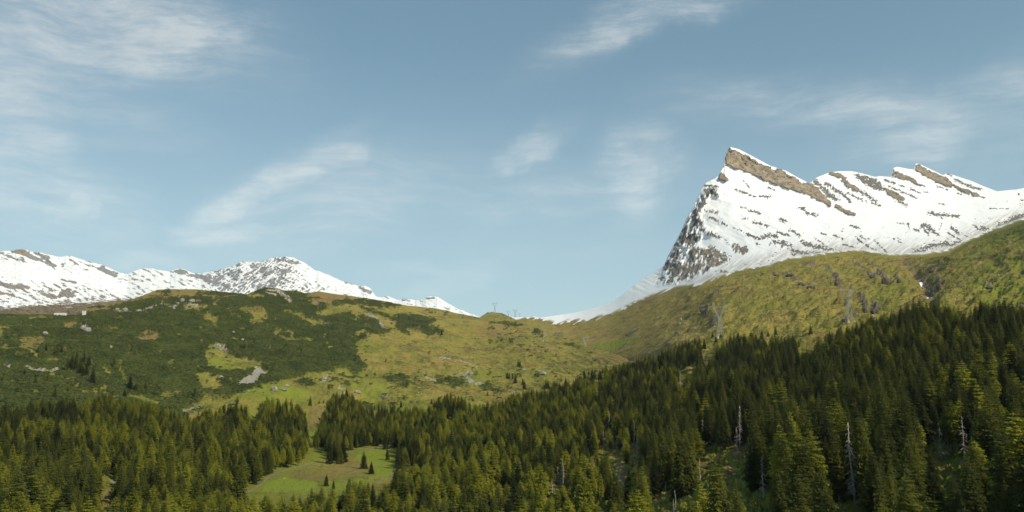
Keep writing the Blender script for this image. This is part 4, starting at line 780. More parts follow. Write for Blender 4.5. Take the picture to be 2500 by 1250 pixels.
def build_forest():
    S_ = HS; base_w = np.ones_like(S_['PX']); base_w[(S_['PY'] > 1700) | (S_['PY'] < E(S_['PX']) + 6)] = 0
    near = sst(S_['PX'], 1500, 1900)
    Pt = scatter(S_, 60000, base_w, cell=6.9)
    px, py, D = project(Pt); n = len(Pt)
    clus = fbm(Pt[:, 0] / 70, Pt[:, 1] / 70, 201, 3)
    right = sst(px, 1350, 1800)
    plarch = .52 - .42 * right + 1.1 * clus - .10 * sst(py, 1050, 1200) * sst(px, 1500, 1700)
    plarch += .25 * np.exp(-((px - 1000) / 250) ** 2) * sst(py, 1150, 1200)
    is_l = rng.random(n) < np.clip(plarch, .05, .9)
    H = np.where(is_l, rng.normal(18.5, 4.0, n), rng.normal(21.0, 5.6, n)) * (.95 + .20 * right); H = np.clip(H * .94, 7, 33)
    H *= np.where(D > 900, .90, 1.0)
    wid = rng.uniform(.85, 1.2, n)
    hp = H * FOC / D; top = py - hp; halfw = hp * .17
    ok = (px > -400) & (px < 2900) & (top > E(px) - 3 + rng.normal(0, 3, n)) & (top < 1300)
    # short trees may fill the upper fringe
    for poly in OPEN:
        for f in (0.0, .25, .5, .75, .97):
            for sx in (-.8, 0, .8):
                w = halfw * (1 - f) * sx; ok &= ~(sdf(px + w, py - hp * f, poly) > -1)
    for (x, yt, yb, gi) in lone:                     # keep the single trees and snags in view
        hb = (yb - yt); fr = (py > yb - 1) & (px > x - halfw - hb * .16) & (px < x + halfw + hb * .16) & (top < yb - hb * .22); ok &= ~fr
        ok &= ~((np.abs(px - x) < hb * .3) & (np.abs(py - yb) < hb * .10))
    for (x, yt, yb) in SNAGS:
        fr = (py > yb - 2) & (np.abs(px - x) < halfw * 1.0 + 5) & (top < yb - 8); ok &= ~fr
    k = np.where(ok)[0]; Pt, px, py, D, is_l, H, wid, hp, top, clus = [a[k] for a in (Pt, px, py, D, is_l, H, wid, hp, top, clus)]
    # which trees show largest: paint the cones front to back in a coarse buffer
    buf = np.zeros((313, 625), bool); order = np.argsort(D); vis = np.zeros(len(k))
    for i in order:
        h = hp[i] / 4; cx = px[i] / 4; yb = py[i] / 4; c = 0
        if cx < -20 or cx > 645: continue
        for r in range(max(0, int(yb - h)), min(313, int(yb) + 1)):
            w = (r - (yb - h)) * .15 + .2; a = max(0, int(round(cx - w))); b = min(625, int(round(cx + w)) + 1)
            if b > a: s_ = buf[r, a:b]; c += (~s_).sum(); s_[:] = True
        vis[i] = c
    idx = np.where(is_l, rng.choice(KIND_IDX['larch'], len(k)), rng.choice(KIND_IDX['spruce'], len(k)))
    few = (~is_l) & (px < 1300) & (rng.random(len(k)) < .45); idx = np.where(few, rng.choice(KIND_IDX['lone'], len(k)), idx)
    rot = rng.uniform(0, 6.28, len(k)); single = np.zeros(len(k), bool)
    def zone(x, y):
        if x < 620: return 'lower left corner' if y > 1120 else 'left forest below the hill'
        if x < 1000: return 'strip before the meadow' if y > 1170 else 'stand around the green meadow'
        if x < 1450: return 'bottom centre of the forest' if y > 1100 else 'stand below the basin'
        if x < 1750: return 'ravine right of centre' if y > 1080 else 'stand climbing the right slope'
        if x < 2130: return 'steep forest beyond the ravine' if y > 1000 else 'right slope forest edge'
        return 'lower right corner' if y > 1050 else 'far right upper forest'
    for kind, cap in ((False, 238), (True, 290)):
        cand = [i for i in np.argsort(-vis) if is_l[i] == kind and vis[i] > 0][:cap]
        for i in cand:
            single[i] = True; z = zone(px[i], (py[i] + top[i]) / 2); w = hp[i] * wid[i]
            size = 'tall' if H[i] > 23.5 else ('low' if H[i] < 17.5 else 'mid-height'); sh = 'broad' if wid[i] > 1.06 else ('slim' if wid[i] < .95 else 'even')
            zx = [0, 620, 1000, 1450, 1750, 2130, 2500]; q = sum(px[i] > v for v in zx[1:6]); fx = (px[i] - zx[q]) / (zx[q + 1] - zx[q]); part = ['left edge', 'left side', 'middle', 'right side', 'right edge'][int(min(4, max(0, fx * 5)))]
            ym = (py[i] + top[i]) / 2; row = 'front row' if ym > 1185 else ('second row' if ym > 1110 else ('third row' if ym > 1030 else 'back row'))
            lb = f"{size} {sh} {'yellow-green larch' if kind else 'dark spruce'}, {row}, {part}, {z}"
            place_tree('larch_tree' if kind else 'spruce_tree', idx[i], Pt[i] - np.array([0, 0, .3]), H[i], wid[i], rot[i], lb, 'larch' if kind else 'spruce', ('larches' if kind else 'spruces') + ' of the valley forest')
    rest = ~single
    return Pt[rest], H[rest], wid[rest], rot[rest], idx[rest]
fp, fh, fw, frt, fi = build_forest(); print('forest', len(fp), round(time.time() - T0, 1))
HUE = ['slender', 'broad', 'bushy']
LB = {}
def lone_label(x, yt, yb, gi):
    h = yb - yt
    sz = 'tiny' if h < 14 else ('small' if h < 24 else ('tall' if h > 40 else 'medium'))
    if gi == 0:
        if 160 < x < 235: return f'{sz} dark spruce in the tight clump on the left hill', 'spruces of the clump on the left hill'
        if x < 160: return f'{sz} dark spruce in dwarf pines near left edge, {"upper" if yb < 890 else "lower"} group', 'spruces scattered over the left hill'
        return f'{sz} dark spruce in dwarf pines, {"below" if yb > 940 else "beside"} the ochre gap', 'spruces scattered over the left hill'
    if gi == 1:
        if 795 < x < 845 and yb > 1100: return f'{sz} dark spruce in the clump at the left side of the meadow', 'spruces of the meadow clump'
        if abs(x - 889) < 2: return 'tall pointed dark spruce standing alone on the bright meadow', None
        if abs(x - 906) < 2: return 'smaller pointed spruce just right of the tallest meadow spruce', None
        if yb > 1030: return f'{sz} dark spruce at the bright meadow, {"right" if x > 900 else "front"} rim', 'spruces along the meadow rim'
        return f'{sz} dark spruce on the open grass above the central forest edge', 'spruces on the open grass'
    if gi == 2: return f'{sz} dark spruce grouped {"on the basin right of the scar" if x < 1300 else "beside the forest edge"}', 'spruces on the open basin'
    if gi == 3:
        if abs(x - 1978) < 3: return 'lone spruce on the golden slope above the right forest, casting a shadow', None
        return f'{sz} spruce at the upper forest edge below the pylon', 'spruces at the upper forest edge'
    return f'{sz} dark spruce high among the dwarf pines left of the pass', 'spruces high on the left hill'
for i, (x, yt, yb, gi) in enumerate(lone):
    g = ground_at(x, yb); d = math.hypot(g.x, g.y); H = max(3.0, (yb - yt) * d / FOC)
    slim = .8 if 1.0 * H > 24 else 1.0
    lb, gr = lone_label(x, yt, yb, gi)
    place_tree('spruce_tree', KIND_IDX['lone'][i % 3] if not (gi == 0 and 160 < x < 235 and i % 3 == 0) else KIND_IDX['spruce'][i % 9], (g.x, g.y, g.z - .2), H, slim * random.uniform(.86, 1.1), random.uniform(0, 6), lb, 'spruce', gr)

def make_unique():
    by = {}
    for o in bpy.data.objects:
        if o.parent is None and o.get('category') in ('spruce', 'larch'): by.setdefault(o['label'], []).append(o)
    W1 = ['leftmost', 'second from left', 'third from left', 'fourth from left', 'fifth from left', 'sixth from left', 'seventh from left', 'eighth from left', 'ninth from left', 'tenth from left']
    for lb, os_ in by.items():
        if len(os_) < 2 or len(os_) > 10: continue
        if len(lb.replace('-', ' ').split()) > 13: lb = lb.replace(' among dwarf pines', '').replace(' of the pass', '')
        os_.sort(key=lambda o: o.location.x / max(1.0, o.location.y))
        for k, o in enumerate(os_): o['label'] = lb + ', ' + (W1[k] if k < len(os_) - 1 or k == 0 else 'rightmost')
make_unique()
# --- dead trees
def snag(x, yt, yb, n):
    g = ground_at(x, yb, HS); d = math.hypot(g.x, g.y); H = (yb - yt) * d / FOC; H2 = H + 2; rnd = random.Random(n * 7 + 1)
    e = bpy.data.objects.new('dead_tree', None); COL.objects.link(e); e.location = g - Vector((0, 0, 2)); e.empty_display_size = .1
    e.rotation_euler = (0, rnd.uniform(-.04, .04), rnd.uniform(0, 6)); r0 = .16 + .010 * H2
    V, F = [], []; lean = rnd.uniform(-.3, .3)
    pts = [(lean * math.sin(i * 1.1) * .5, .2 * math.sin(i), H2 * i / 7) for i in range(8)]; tube(V, F, pts, [r0 * (1 - .8 * i / 7) for i in range(8)], 7)
    py_mesh('trunk', V, F, M_DEAD, True, e)
    V, F = [], []; bare = n in (7, 12, 13, 14, 15, 11)
    nb = 14 if bare else int(3.2 * H2 + 14)
    for k in range(nb):
        z = H2 * rnd.uniform(.22, .985); a = rnd.uniform(0, 6.28); ln = (.5 + (1 - z / H2) * 2.3) * rnd.uniform(.5, 1.1) * (.4 if bare else 1)
        o = Vector((math.cos(a), math.sin(a), 0)); p = Vector((0, 0, z)); tube(V, F, [p, p + o * ln * .5 - Vector((0, 0, .12 * ln)), p + o * ln - Vector((0, 0, .5 * ln))], [.10, .07, .03], 3)
        if not bare:
            for s in range(3):
                q = p + o * ln * rnd.uniform(.4, .95) - Vector((0, 0, .25 * ln)); a2 = a + rnd.uniform(-1.2, 1.2); tube(V, F, [q, q + Vector((math.cos(a2), math.sin(a2), -.9)) * .45 * ln], [.05, .02], 3)
    o = py_mesh('branches', V, F, M_DEAD, False, e); o['kind'] = 'stuff'
    where = ('in the stand below the basin' if x < 1400 else 'left of the ravine' if x < 1530 else 'at the ravine' if x < 1680 else 'by the rusty clearing on the right' if x < 1830 else 'in the right forest' if x < 2200 else 'in the far right forest')
    nb_ = ['crooked', 'straight', 'slender', 'leaning', 'shaggy', 'stubby'][n % 6]
    setp(e, f'{"tall" if yb - yt > 80 else "short" if yb - yt < 45 else "mid-sized"} {nb_ if n else "forked"} grey {"branchless pole of a" if bare else ""} dead spruce {where}'.replace('  ', ' '), 'dead tree', 'dead trees in the forest')
for n, (x, yt, yb) in enumerate(SNAGS): snag(x, yt, yb, n)

# --- geometry-node instancing for what is beyond counting
def gn_object(name, pts, attrs, groups, ints=('idx',)):
    """groups: list of (index value, [objects]) instanced on the points whose idx matches"""
    me = bpy.data.meshes.new(name); me.vertices.add(len(pts)); me.vertices.foreach_set('co', np.asarray(pts, np.float32).reshape(-1))
    for k, v in attrs.items():
        if k == 'idx': me.attributes.new(k, 'INT', 'POINT').data.foreach_set('value', np.asarray(v, np.int32))
        elif v.ndim == 2: me.attributes.new(k, 'FLOAT_VECTOR', 'POINT').data.foreach_set('vector', v.astype(np.float32).reshape(-1))
        else: me.attributes.new(k, 'FLOAT', 'POINT').data.foreach_set('value', v.astype(np.float32))
    o = bpy.data.objects.new(name, me); COL.objects.link(o)
    ng = bpy.data.node_groups.new(name, 'GeometryNodeTree'); ng.interface.new_socket('Geometry', in_out='INPUT', socket_type='NodeSocketGeometry'); ng.interface.new_socket('Geometry', in_out='OUTPUT', socket_type='NodeSocketGeometry')
    N = ng.nodes; Lk = ng.links; gi = N.new('NodeGroupInput'); go = N.new('NodeGroupOutput'); jn = N.new('GeometryNodeJoinGeometry')
    def named(nm, dt):
        a = N.new('GeometryNodeInputNamedAttribute'); a.data_type = dt; a.inputs['Name'].default_value = nm; return a.outputs[0]
    a_i, a_s, a_r = named('idx', 'INT'), named('scl', 'FLOAT_VECTOR'), named('rot', 'FLOAT_VECTOR')
    e2r = N.new('FunctionNodeEulerToRotation'); Lk.new(a_r, e2r.inputs[0])
    for val, objs in groups:
        cmp_ = N.new('FunctionNodeCompare'); cmp_.data_type = 'INT'; cmp_.operation = 'EQUAL'; Lk.new(a_i, cmp_.inputs[2]); cmp_.inputs[3].default_value = val
        for ob in objs:
            oi = N.new('GeometryNodeObjectInfo'); oi.transform_space = 'ORIGINAL'; oi.inputs['Object'].default_value = ob; oi.inputs['As Instance'].default_value = True
            ip = N.new('GeometryNodeInstanceOnPoints'); Lk.new(gi.outputs[0], ip.inputs['Points']); Lk.new(cmp_.outputs[0], ip.inputs['Selection']); Lk.new(oi.outputs['Geometry'], ip.inputs['Instance'])
            Lk.new(e2r.outputs[0], ip.inputs['Rotation']); Lk.new(a_s, ip.inputs['Scale']); Lk.new(ip.outputs[0], jn.inputs[0])
    Lk.new(jn.outputs[0], go.inputs[0]); md = o.modifiers.new('scatter', 'NODES'); md.node_group = ng; return o
missing = [i for i in set(fi.tolist()) if (i, 'crown') not in proto_obj]
for i in missing: fi[fi == i] = next(k for k in KIND_IDX[protos[i][0]] if (k, 'crown') in proto_obj)
z = np.zeros_like(fh)
fo = gn_object('forest', fp - np.array([0, 0, .3]), {'idx': fi, 'scl': np.stack([fh * fw, fh * fw, fh], -1), 'rot': np.stack([rng.normal(0, .03, len(fh)), rng.normal(0, .03, len(fh)), frt], -1)}, [(i, [proto_obj[(i, 'crown')], proto_obj[(i, 'trunk')]]) for i in sorted(set(fi.tolist()))])
setp(fo, 'dense mixed forest of dark spruces and yellow-green larches filling the valley', 'forest', kind='stuff')

# --- dwarf pine cover
def bush_mesh(seed, n=70):
    rnd = random.Random(seed); V, F = [], []
    for k in range(n):
        a = rnd.uniform(0, 6.28); u = rnd.random() ** .5; el = rnd.uniform(.05, 1.45); r = rnd.uniform(.75, 1.08)
        c = Vector((math.cos(a) * math.cos(el) * r, math.sin(a) * math.cos(el) * r, math.sin(el) * r * .62))
        nrm = (c + Vector((0, 0, .35))).normalized(); s = nrm.orthogonal().normalized(); t_ = nrm.cross(s); w = rnd.uniform(.20, .38); b = len(V); rr = rnd.uniform(0, 6)
        for q in range(4):
            an = rr + q * math.pi / 2; V.append(c + (s * math.cos(an) + t_ * math.sin(an)) * w * rnd.uniform(.7, 1.2) + nrm * rnd.uniform(-.10, .12))
        F.append((b, b + 1, b + 2, b + 3))
    return V, F
bushes = []
BUSHPOS = [(758, 990, 2.6), (1186, 925, 2.2), (1460, 877, 2.4)]
for i, ((x, y, s), lb) in enumerate(zip([(720, 932, 6.0), (1218, 972, 4.2), (1090, 880, 5.0)], ['round dark green bush on the grass beside the pale scree', 'round dark bush on the grass above the central forest edge', 'round dark green bush alone in the open basin'])):
    V, F = bush_mesh(40 + i, 90); g = ground_at(x, y)
    o = py_mesh('bush', V, F, M_BUSH); o.location = g - Vector((0, 0, .5)); o.scale = (s, s * .8, s * .6); setp(o, lb, 'bush'); bushes.append(o)
def cover(name, label, sheet, weight, n, cell, smin, smax, flat=.75):
    Pt = scatter(sheet, n, weight, cell); m = len(Pt); s = rng.uniform(smin, smax, m); zz = np.zeros(m)
    px, py, D = project(Pt); inv = (px > -300) & (px < 2800); Pt, s = Pt[inv], s[inv]; m = len(Pt); zz = np.zeros(m)
    o = gn_object(name, Pt - np.stack([zz, zz, s * .18], -1), {'idx': rng.integers(0, 3, m), 'scl': np.stack([s * rng.uniform(.85, 1.3, m), s, s * flat * rng.uniform(.7, 1.2, m)], -1), 'rot': np.stack([zz, zz, rng.uniform(0, 6.28, m)], -1)}, [(i, [bushes[i]]) for i in range(3)])
    setp(o, label, 'shrubs', kind='stuff'); print(name, m, round(time.time() - T0, 1)); return o
cover('dwarf_pine_cover', 'dark green carpet of dwarf pines over the left hill and basin', HS, np.clip(HS['A']['shrub'], 0, 1) ** 2 * (HS['PY'] < 1040), 190000, 2.7, 1.5, 2.9)
cover('heath_cover', 'low dark heath tufts on the right-hand slope', MT, (np.clip(MT['A']['shrub'] * 2, 0, 1) + .03) * (SNL(MT['PX']) < MT['PY'] - 6), 16000, 3.0, .8, 1.8, .5)

# ------------------------------------------------------------------ pylons
def beam(V, F, a, b, w):
    a, b = Vector(a), Vector(b); d = (b - a).normalized(); s = d.orthogonal().normalized() * w * .5; u = d.cross(s).normalized() * w * .5; k = len(V)
    for p in (a, b):
        for q in (s + u, -s + u, -s - u, s - u): V.append(p + q)
    F.extend([(k, k + 1, k + 5, k + 4), (k + 1, k + 2, k + 6, k + 5), (k + 2, k + 3, k + 7, k + 6), (k + 3, k, k + 4, k + 7), (k + 3, k + 2, k + 1, k), (k + 4, k + 5, k + 6, k + 7)])
def build_pylon():
    e = bpy.data.objects.new('pylon', None); COL.objects.link(e)
    Wm, Wb = .38, .17; hw = 24.0; hb = 4.6; ht = 1.5
    c = lambda h: hb + (ht - hb) * h / hw
    for sx in (-1, 1):
        for sy in (-1, 1):
            V, F = [], []; beam(V, F, (sx * hb, sy * hb, 0), (sx * ht, sy * ht, hw), Wm); py_mesh('leg', V, F, M_STEEL, parent=e)
            V, F = [], []; beam(V, F, (sx * hb, sy * hb, -2), (sx * hb, sy * hb, 1.1), 1.7); py_mesh('footing', V, F, M_CONC, parent=e)
    V, F = [], []; hs = [0, 7, 13, 18, 21.5, 24]
    for h0, h1 in zip(hs[:-1], hs[1:]):
        a, b = c(h0), c(h1); R0 = [(-a, -a, h0), (a, -a, h0), (a, a, h0), (-a, a, h0)]; R1 = [(-b, -b, h1), (b, -b, h1), (b, b, h1), (-b, b, h1)]
        for k in range(4): beam(V, F, R0[k], R1[(k + 1) % 4], Wb); beam(V, F, R0[(k + 1) % 4], R1[k], Wb); beam(V, F, R1[k], R1[(k + 1) % 4], Wb)
    o = py_mesh('bracing', V, F, M_STEEL, parent=e)
    for sx in (-1, 1):
        V, F = [], []
        for sy in (-1, 1): beam(V, F, (sx * ht, sy * ht, hw), (sx * 8.6, sy * .9, 38), Wm * .85); beam(V, F, (-sx * ht * .2, sy * ht, hw), (sx * 6.4, sy * .9, 38), Wm * .75)
        for k in range(4):
            f0, f1_ = k / 4, (k + 1) / 4; p = lambda f, i: (sx * (ht + (8.6 - ht) * f) if i else sx * (-.3 + 6.7 * f), 1.2 - .3 * f, hw + 14 * f)
            beam(V, F, p(f0, 1), p(f1_, 0), Wb); beam(V, F, p(f0, 0), p(f1_, 1), Wb)
        py_mesh('fork_arm', V, F, M_STEEL, parent=e)
        V, F = [], []; beam(V, F, (sx * 8.6, 0, 40), (sx * 8.0, 0, 45), Wm * .8); beam(V, F, (sx * 6.6, 0, 40), (sx * 8.0, 0, 45), Wb); py_mesh('earth_wire_peak', V, F, M_STEEL, parent=e)
    V, F = [], []
    for sy in (-1, 1): beam(V, F, (-13.5, sy * .3, 39), (13.5, sy * .3, 39), Wb * 1.3); beam(V, F, (-9.5, sy * .9, 37.6), (9.5, sy * .9, 37.6), Wb * 1.3); beam(V, F, (-9.5, sy * .9, 37.6), (-13.5, sy * .3, 39), Wb * 1.3); beam(V, F, (9.5, sy * .9, 37.6), (13.5, sy * .3, 39), Wb * 1.3)
    for k in range(12):
        x0 = -9.5 + 19 * k / 12; beam(V, F, (x0, .6, 37.6 if k % 2 else 39), (x0 + 19 / 12, .6, 39 if k % 2 else 37.6), Wb)
    py_mesh('crossarm', V, F, M_STEEL, parent=e)
    for x in (-12.8, 0, 12.8):
        V, F = [], []; tube(V, F, [(x, 0, 37.8 + (1.1 if x else 0)), (x, 0, 34.8)], [.16, .16], 6); py_mesh('insulator', V, F, M_GLASS, parent=e)
    return e
def copy_tree(o, parent=None):
    c = o.copy(); COL.objects.link(c); c.parent = parent
    for ch in o.children: copy_tree(ch, c)
    return c
py0 = build_pylon()
for i, (x, yt, yb, rz, lb) in enumerate([(1758, 740, 823, .05, 'large steel lattice pylon on the golden slope just above the forest'), (2073, 702, 786, .3, 'large steel lattice pylon furthest right, left of the dark rock outcrop'), (1430, 818, 867, .1, 'mid-sized lattice pylon with white footings in the basin below the pass'),
                                     (1328, 792, 832, .2, 'smaller faint lattice pylon on hummocks below the pass'), (1207, 737, 764, .1, 'small pylon silhouetted on the round knoll left of the pass'), (1241, 756, 778, .1, 'tiny faint pylon just right of the knoll'), (1258, 753, 779, .3, 'tiny faint pylon between two others at the pass'), (1269, 763, 778, .2, 'tiny faint pylon rightmost on the snowy pass line')]):
    p = py0 if i == 0 else copy_tree(py0)
    if i >= 5: g = Vector(world(np.array(float(x)), np.array(float(yb)), 3650.0))
    else: g = ground_at(x, yb)
    d = math.hypot(g.x, g.y); s = (yb - yt) * d / FOC / 45; p.location = g; p.scale = (s * .92, s * .92, s); p.rotation_euler = (0, 0, rz); setp(p, lb, 'pylon', 'pylons of the power line over the pass')

# ------------------------------------------------------------------ boulders, outcrops, hut, walls
def boulder_mesh(seed, sub=3, rough=.32):
    import bmesh
    bm = bmesh.new(); bmesh.ops.create_icosphere(bm, subdivisions=sub, radius=1); rnd = random.Random(seed); off = rnd.uniform(0, 50)
    co = np.array([v.co[:] for v in bm.verts]); n = fbm(co[:, 0] * 1.1 + off, co[:, 1] * 1.1 + co[:, 2] * .9, seed, 3, .55) + .6 * fbm(co[:, 2] * 1.6 + off, co[:, 0] * 1.5 - co[:, 1], seed + 5, 3, .6)
    q = np.round(co * 2.2 + .25) / 2.2; co2 = co * (.72) + q * .28; co2 = co2 * (1 + rough * n)[:, None]
    for v, c in zip(bm.verts, co2): v.co = c
    me = bpy.data.meshes.new('boulder'); bm.to_mesh(me); bm.free(); return me
BM = [boulder_mesh(i) for i in range(6)]
def rock_obj(name, x, y, wpx, hpx, mat, label, cat, group=None, sink=.25):
    g = ground_at(x, y); d = math.hypot(g.x, g.y); w = wpx * d / FOC / 2; h = hpx * d / FOC / 2
    me = BM[random.randrange(6)].copy(); me.materials.append(mat); o = bpy.data.objects.new(name, me); COL.objects.link(o)
    o.location = g + Vector((0, 0, h * (1 - 2 * sink))); o.scale = (w, w * .7, h * 1.15); o.rotation_euler = (random.uniform(-.2, .2), random.uniform(-.2, .2), random.uniform(-.5, .5)); setp(o, label, cat, group)
PB = [(669, 955, 16, 13, 'big pale boulder on the green grass right of the scree'), (690, 953, 18, 5, 'flat pale slab right beside the big boulder'), (874, 961, 17, 8, 'grey boulder on grass left of the stone hut'), (606, 957, 7, 5, 'small white boulder left of the big pale boulder'), (1298, 846, 9, 5, 'bright white boulder on the open basin'),
      (700, 943, 12, 6, 'grey brown boulder above the flat pale slab'), (792, 928, 14, 8, 'weathered grey boulder on the grassy ridge'), (1324, 915, 22, 8, 'broad pale rock slab right of the spruce group'), (215, 809, 14, 12, 'tall pale rock in the dwarf pines below the white tower'), (202, 804, 12, 10, 'dark cracked rock beside the tall pale rock'),
      (445, 737, 10, 10, 'white cliff block high on the left hill'), (468, 738, 14, 9, 'pale crag right of the white cliff block'), (287, 757, 9, 7, 'left grey crag in the row below the brown crest'), (306, 757, 10, 8, 'middle grey crag in the row below the brown crest'), (338, 760, 12, 7, 'right grey crag in the row below the brown crest'), (366, 754, 9, 5, 'small crag at the end of the crest row'),
      (570, 812, 8, 5, 'small white rock in the dwarf pines above the ochre gap'), (592, 828, 8, 5, 'small cracked rock beside the ochre gap'), (533, 846, 14, 10, 'streaked pale outcrop at the head of the ochre gap'), (660, 712, 24, 8, 'yellowish slab on the summit of the left hill'), (690, 725, 14, 8, 'grey block on the right flank of the summit'), (931, 797, 9, 8, 'pale stone at the foot of the path scar'),
      (1149, 915, 12, 9, 'pale rock at the head of the erosion scar'), (1020, 960, 5, 4, 'tiny white stone on the grass right of the hut'), (2131, 772, 8, 6, 'white rock below the dark outcrop by the right pylon'), (2045, 629, 5, 4, 'white stone near the snow line'), (1662, 783, 6, 9, 'pale boulder on the golden slope'), (1660, 792, 6, 5, 'small stone below the pale boulder on the slope'), (395, 1213, 6, 7, 'white rock in the lower left forest'), (437, 1212, 4, 7, 'slim white rock in the lower left forest'), (2383, 632, 5, 4, 'white stone on the upper right slope'), (2438, 674, 6, 4, 'white stone in the middle of the right slope'), (1640, 862, 12, 9, 'pale grey bush-like rock at the slope foot above the forest'), (2036, 719, 5, 4, 'pale stone beside the right pylon'), (108, 818, 12, 7, 'pale outcrop over the ochre bank on the left'), (272, 850, 6, 5, 'small pale rock mid hill')]
for x, y, w, h, lb in PB: rock_obj('boulder', x, y, w, h, M_PALE, lb, 'boulder')
DB = [(1896, 671, 16, 7, 'leftmost dark crag of the row on the right slope'), (1928, 673, 24, 9, 'second dark crag of the row on the right slope'), (1957, 693, 17, 11, 'third dark crag of the row on the right slope'), (1980, 702, 24, 10, 'fourth dark crag of the row on the right slope'), (2043, 690, 15, 20, 'dark triangular crag above the right pylon'), (2129, 675, 14, 10, 'dark crag left of the long rock rib'),
      (2112, 752, 14, 26, 'dark jagged left half of the outcrop by the pylon'), (2135, 759, 22, 20, 'brown right half of the outcrop by the pylon'), (2160, 684, 16, 24, 'dark rock rib left of the gully'), (2194, 686, 10, 14, 'dark crag nearest the gully snow'), (2274, 663, 11, 13, 'dark boulder high right of the gully'), (2291, 698, 14, 22, 'dark crag right of the gully'), (2415, 702, 18, 9, 'dark low crag alone on the right slope'),
      (1718, 757, 20, 14, 'dark broken crag left of the large pylon'), (1742, 797, 14, 22, 'dark scree rib beside the foot of the large pylon'), (2064, 784, 14, 14, 'dark bushy crag at the foot of the right pylon')]
for x, y, w, h, lb in DB: rock_obj('crag', x, y + h * .3, w * .85, h * .8, M_ROCK, lb, 'crag', None, .3)

def box(V, F, x0, x1, y0, y1, z0, z1):
    k = len(V); V.extend([(x0, y0, z0), (x1, y0, z0), (x1, y1, z0), (x0, y1, z0), (x0, y0, z1), (x1, y0, z1), (x1, y1, z1), (x0, y1, z1)])
    F.extend([(k, k + 3, k + 2, k + 1), (k + 4, k + 5, k + 6, k + 7), (k, k + 1, k + 5, k + 4), (k + 1, k + 2, k + 6, k + 5), (k + 2, k + 3, k + 7, k + 6), (k + 3, k, k + 4, k + 7)])
def house(name, x, y, w, dp, h, rh, wall_m, roof_m, label, rz=0.0, win=1):
    g = ground_at(x, y); e = bpy.data.objects.new(name, None); COL.objects.link(e); e.location = g - Vector((0, 0, .4)); e.rotation_euler = (0, 0, rz); setp(e, label, 'hut')
    V = [(-w, -dp, -1), (w, -dp, -1), (w, dp, -1), (-w, dp, -1), (-w, -dp, h), (w, -dp, h), (w, dp, h), (-w, dp, h), (-w, 0, h + rh), (w, 0, h + rh)]
    F = [(0, 1, 5, 4), (2, 3, 7, 6), (1, 2, 6, 9, 5), (3, 0, 4, 8, 7), (0, 3, 2, 1)]; py_mesh('wall', V, F, wall_m, parent=e)
    o = .35; V = []; F = []
    for s in (-1, 1):
        k = len(V); V.extend([(-w - o, s * (dp + o), h - o * rh / dp + .05), (w + o, s * (dp + o), h - o * rh / dp + .05), (w + o, 0, h + rh + .05), (-w - o, 0, h + rh + .05)]); V.extend([(a, b, c + .22) for a, b, c in V[k:k + 4]])
        F.extend([(k, k + 1, k + 2, k + 3), (k + 4, k + 5, k + 6, k + 7), (k, k + 1, k + 5, k + 4), (k + 1, k + 2, k + 6, k + 5), (k + 3, k, k + 4, k + 7)])
    py_mesh('roof', V, F, roof_m, parent=e)
    V, F = [], []; box(V, F, -.5, .5, -dp - .06, -dp + .02, -.2, min(2, h - .3)); py_mesh('door', V, F, M_WOOD, parent=e)
    for k in range(win):
        V, F = [], []; xx = w * (.55 if k % 2 == 0 else -.55); box(V, F, xx - .45, xx + .45, -dp - .05, -dp + .02, 1.0, 1.9); f_ = py_mesh('window', V, F, M_WOOD, parent=e); V, F = [], []; box(V, F, xx - .36, xx + .36, -dp - .08, -dp - .052, 1.08, 1.82); py_mesh('pane', V, F, M_GLASS, parent=f_)
    return e
house('stone_hut', 940, 968, 3.6, 2.6, 2.8, 2.0, M_PALE, M_ROOF, 'small stone hut with dark slate roof on the grass above the forest', -.15, 1)
house('white_house', 147, 770, 11.5, 4.0, 3.2, 1.2, M_PLASTER, M_CONC, 'long low white building on the crest at far left', 0, 2)
g = ground_at(205, 769); e = bpy.data.objects.new('white_tower', None); COL.objects.link(e); e.location = g; setp(e, 'small white tower on the crest right of the long white building', 'tower')
V, F = [], []; box(V, F, -2.6, 2.6, -2.4, 2.4, -1, 9.5); py_mesh('wall', V, F, M_PLASTER, parent=e)
V = [(-3, -2.8, 9.5), (3, -2.8, 9.5), (3, 2.8, 9.5), (-3, 2.8, 9.5), (0, 0, 12)]; F = [(0, 1, 4), (1, 2, 4), (2, 3, 4), (3, 0, 4), (3, 2, 1, 0)]; py_mesh('roof', V, F, M_ROOF, parent=e)
V, F = [], []; box(V, F, -.5, .5, -2.46, -2.42, 5.6, 7.2); py_mesh('window', V, F, M_GLASS, parent=e)

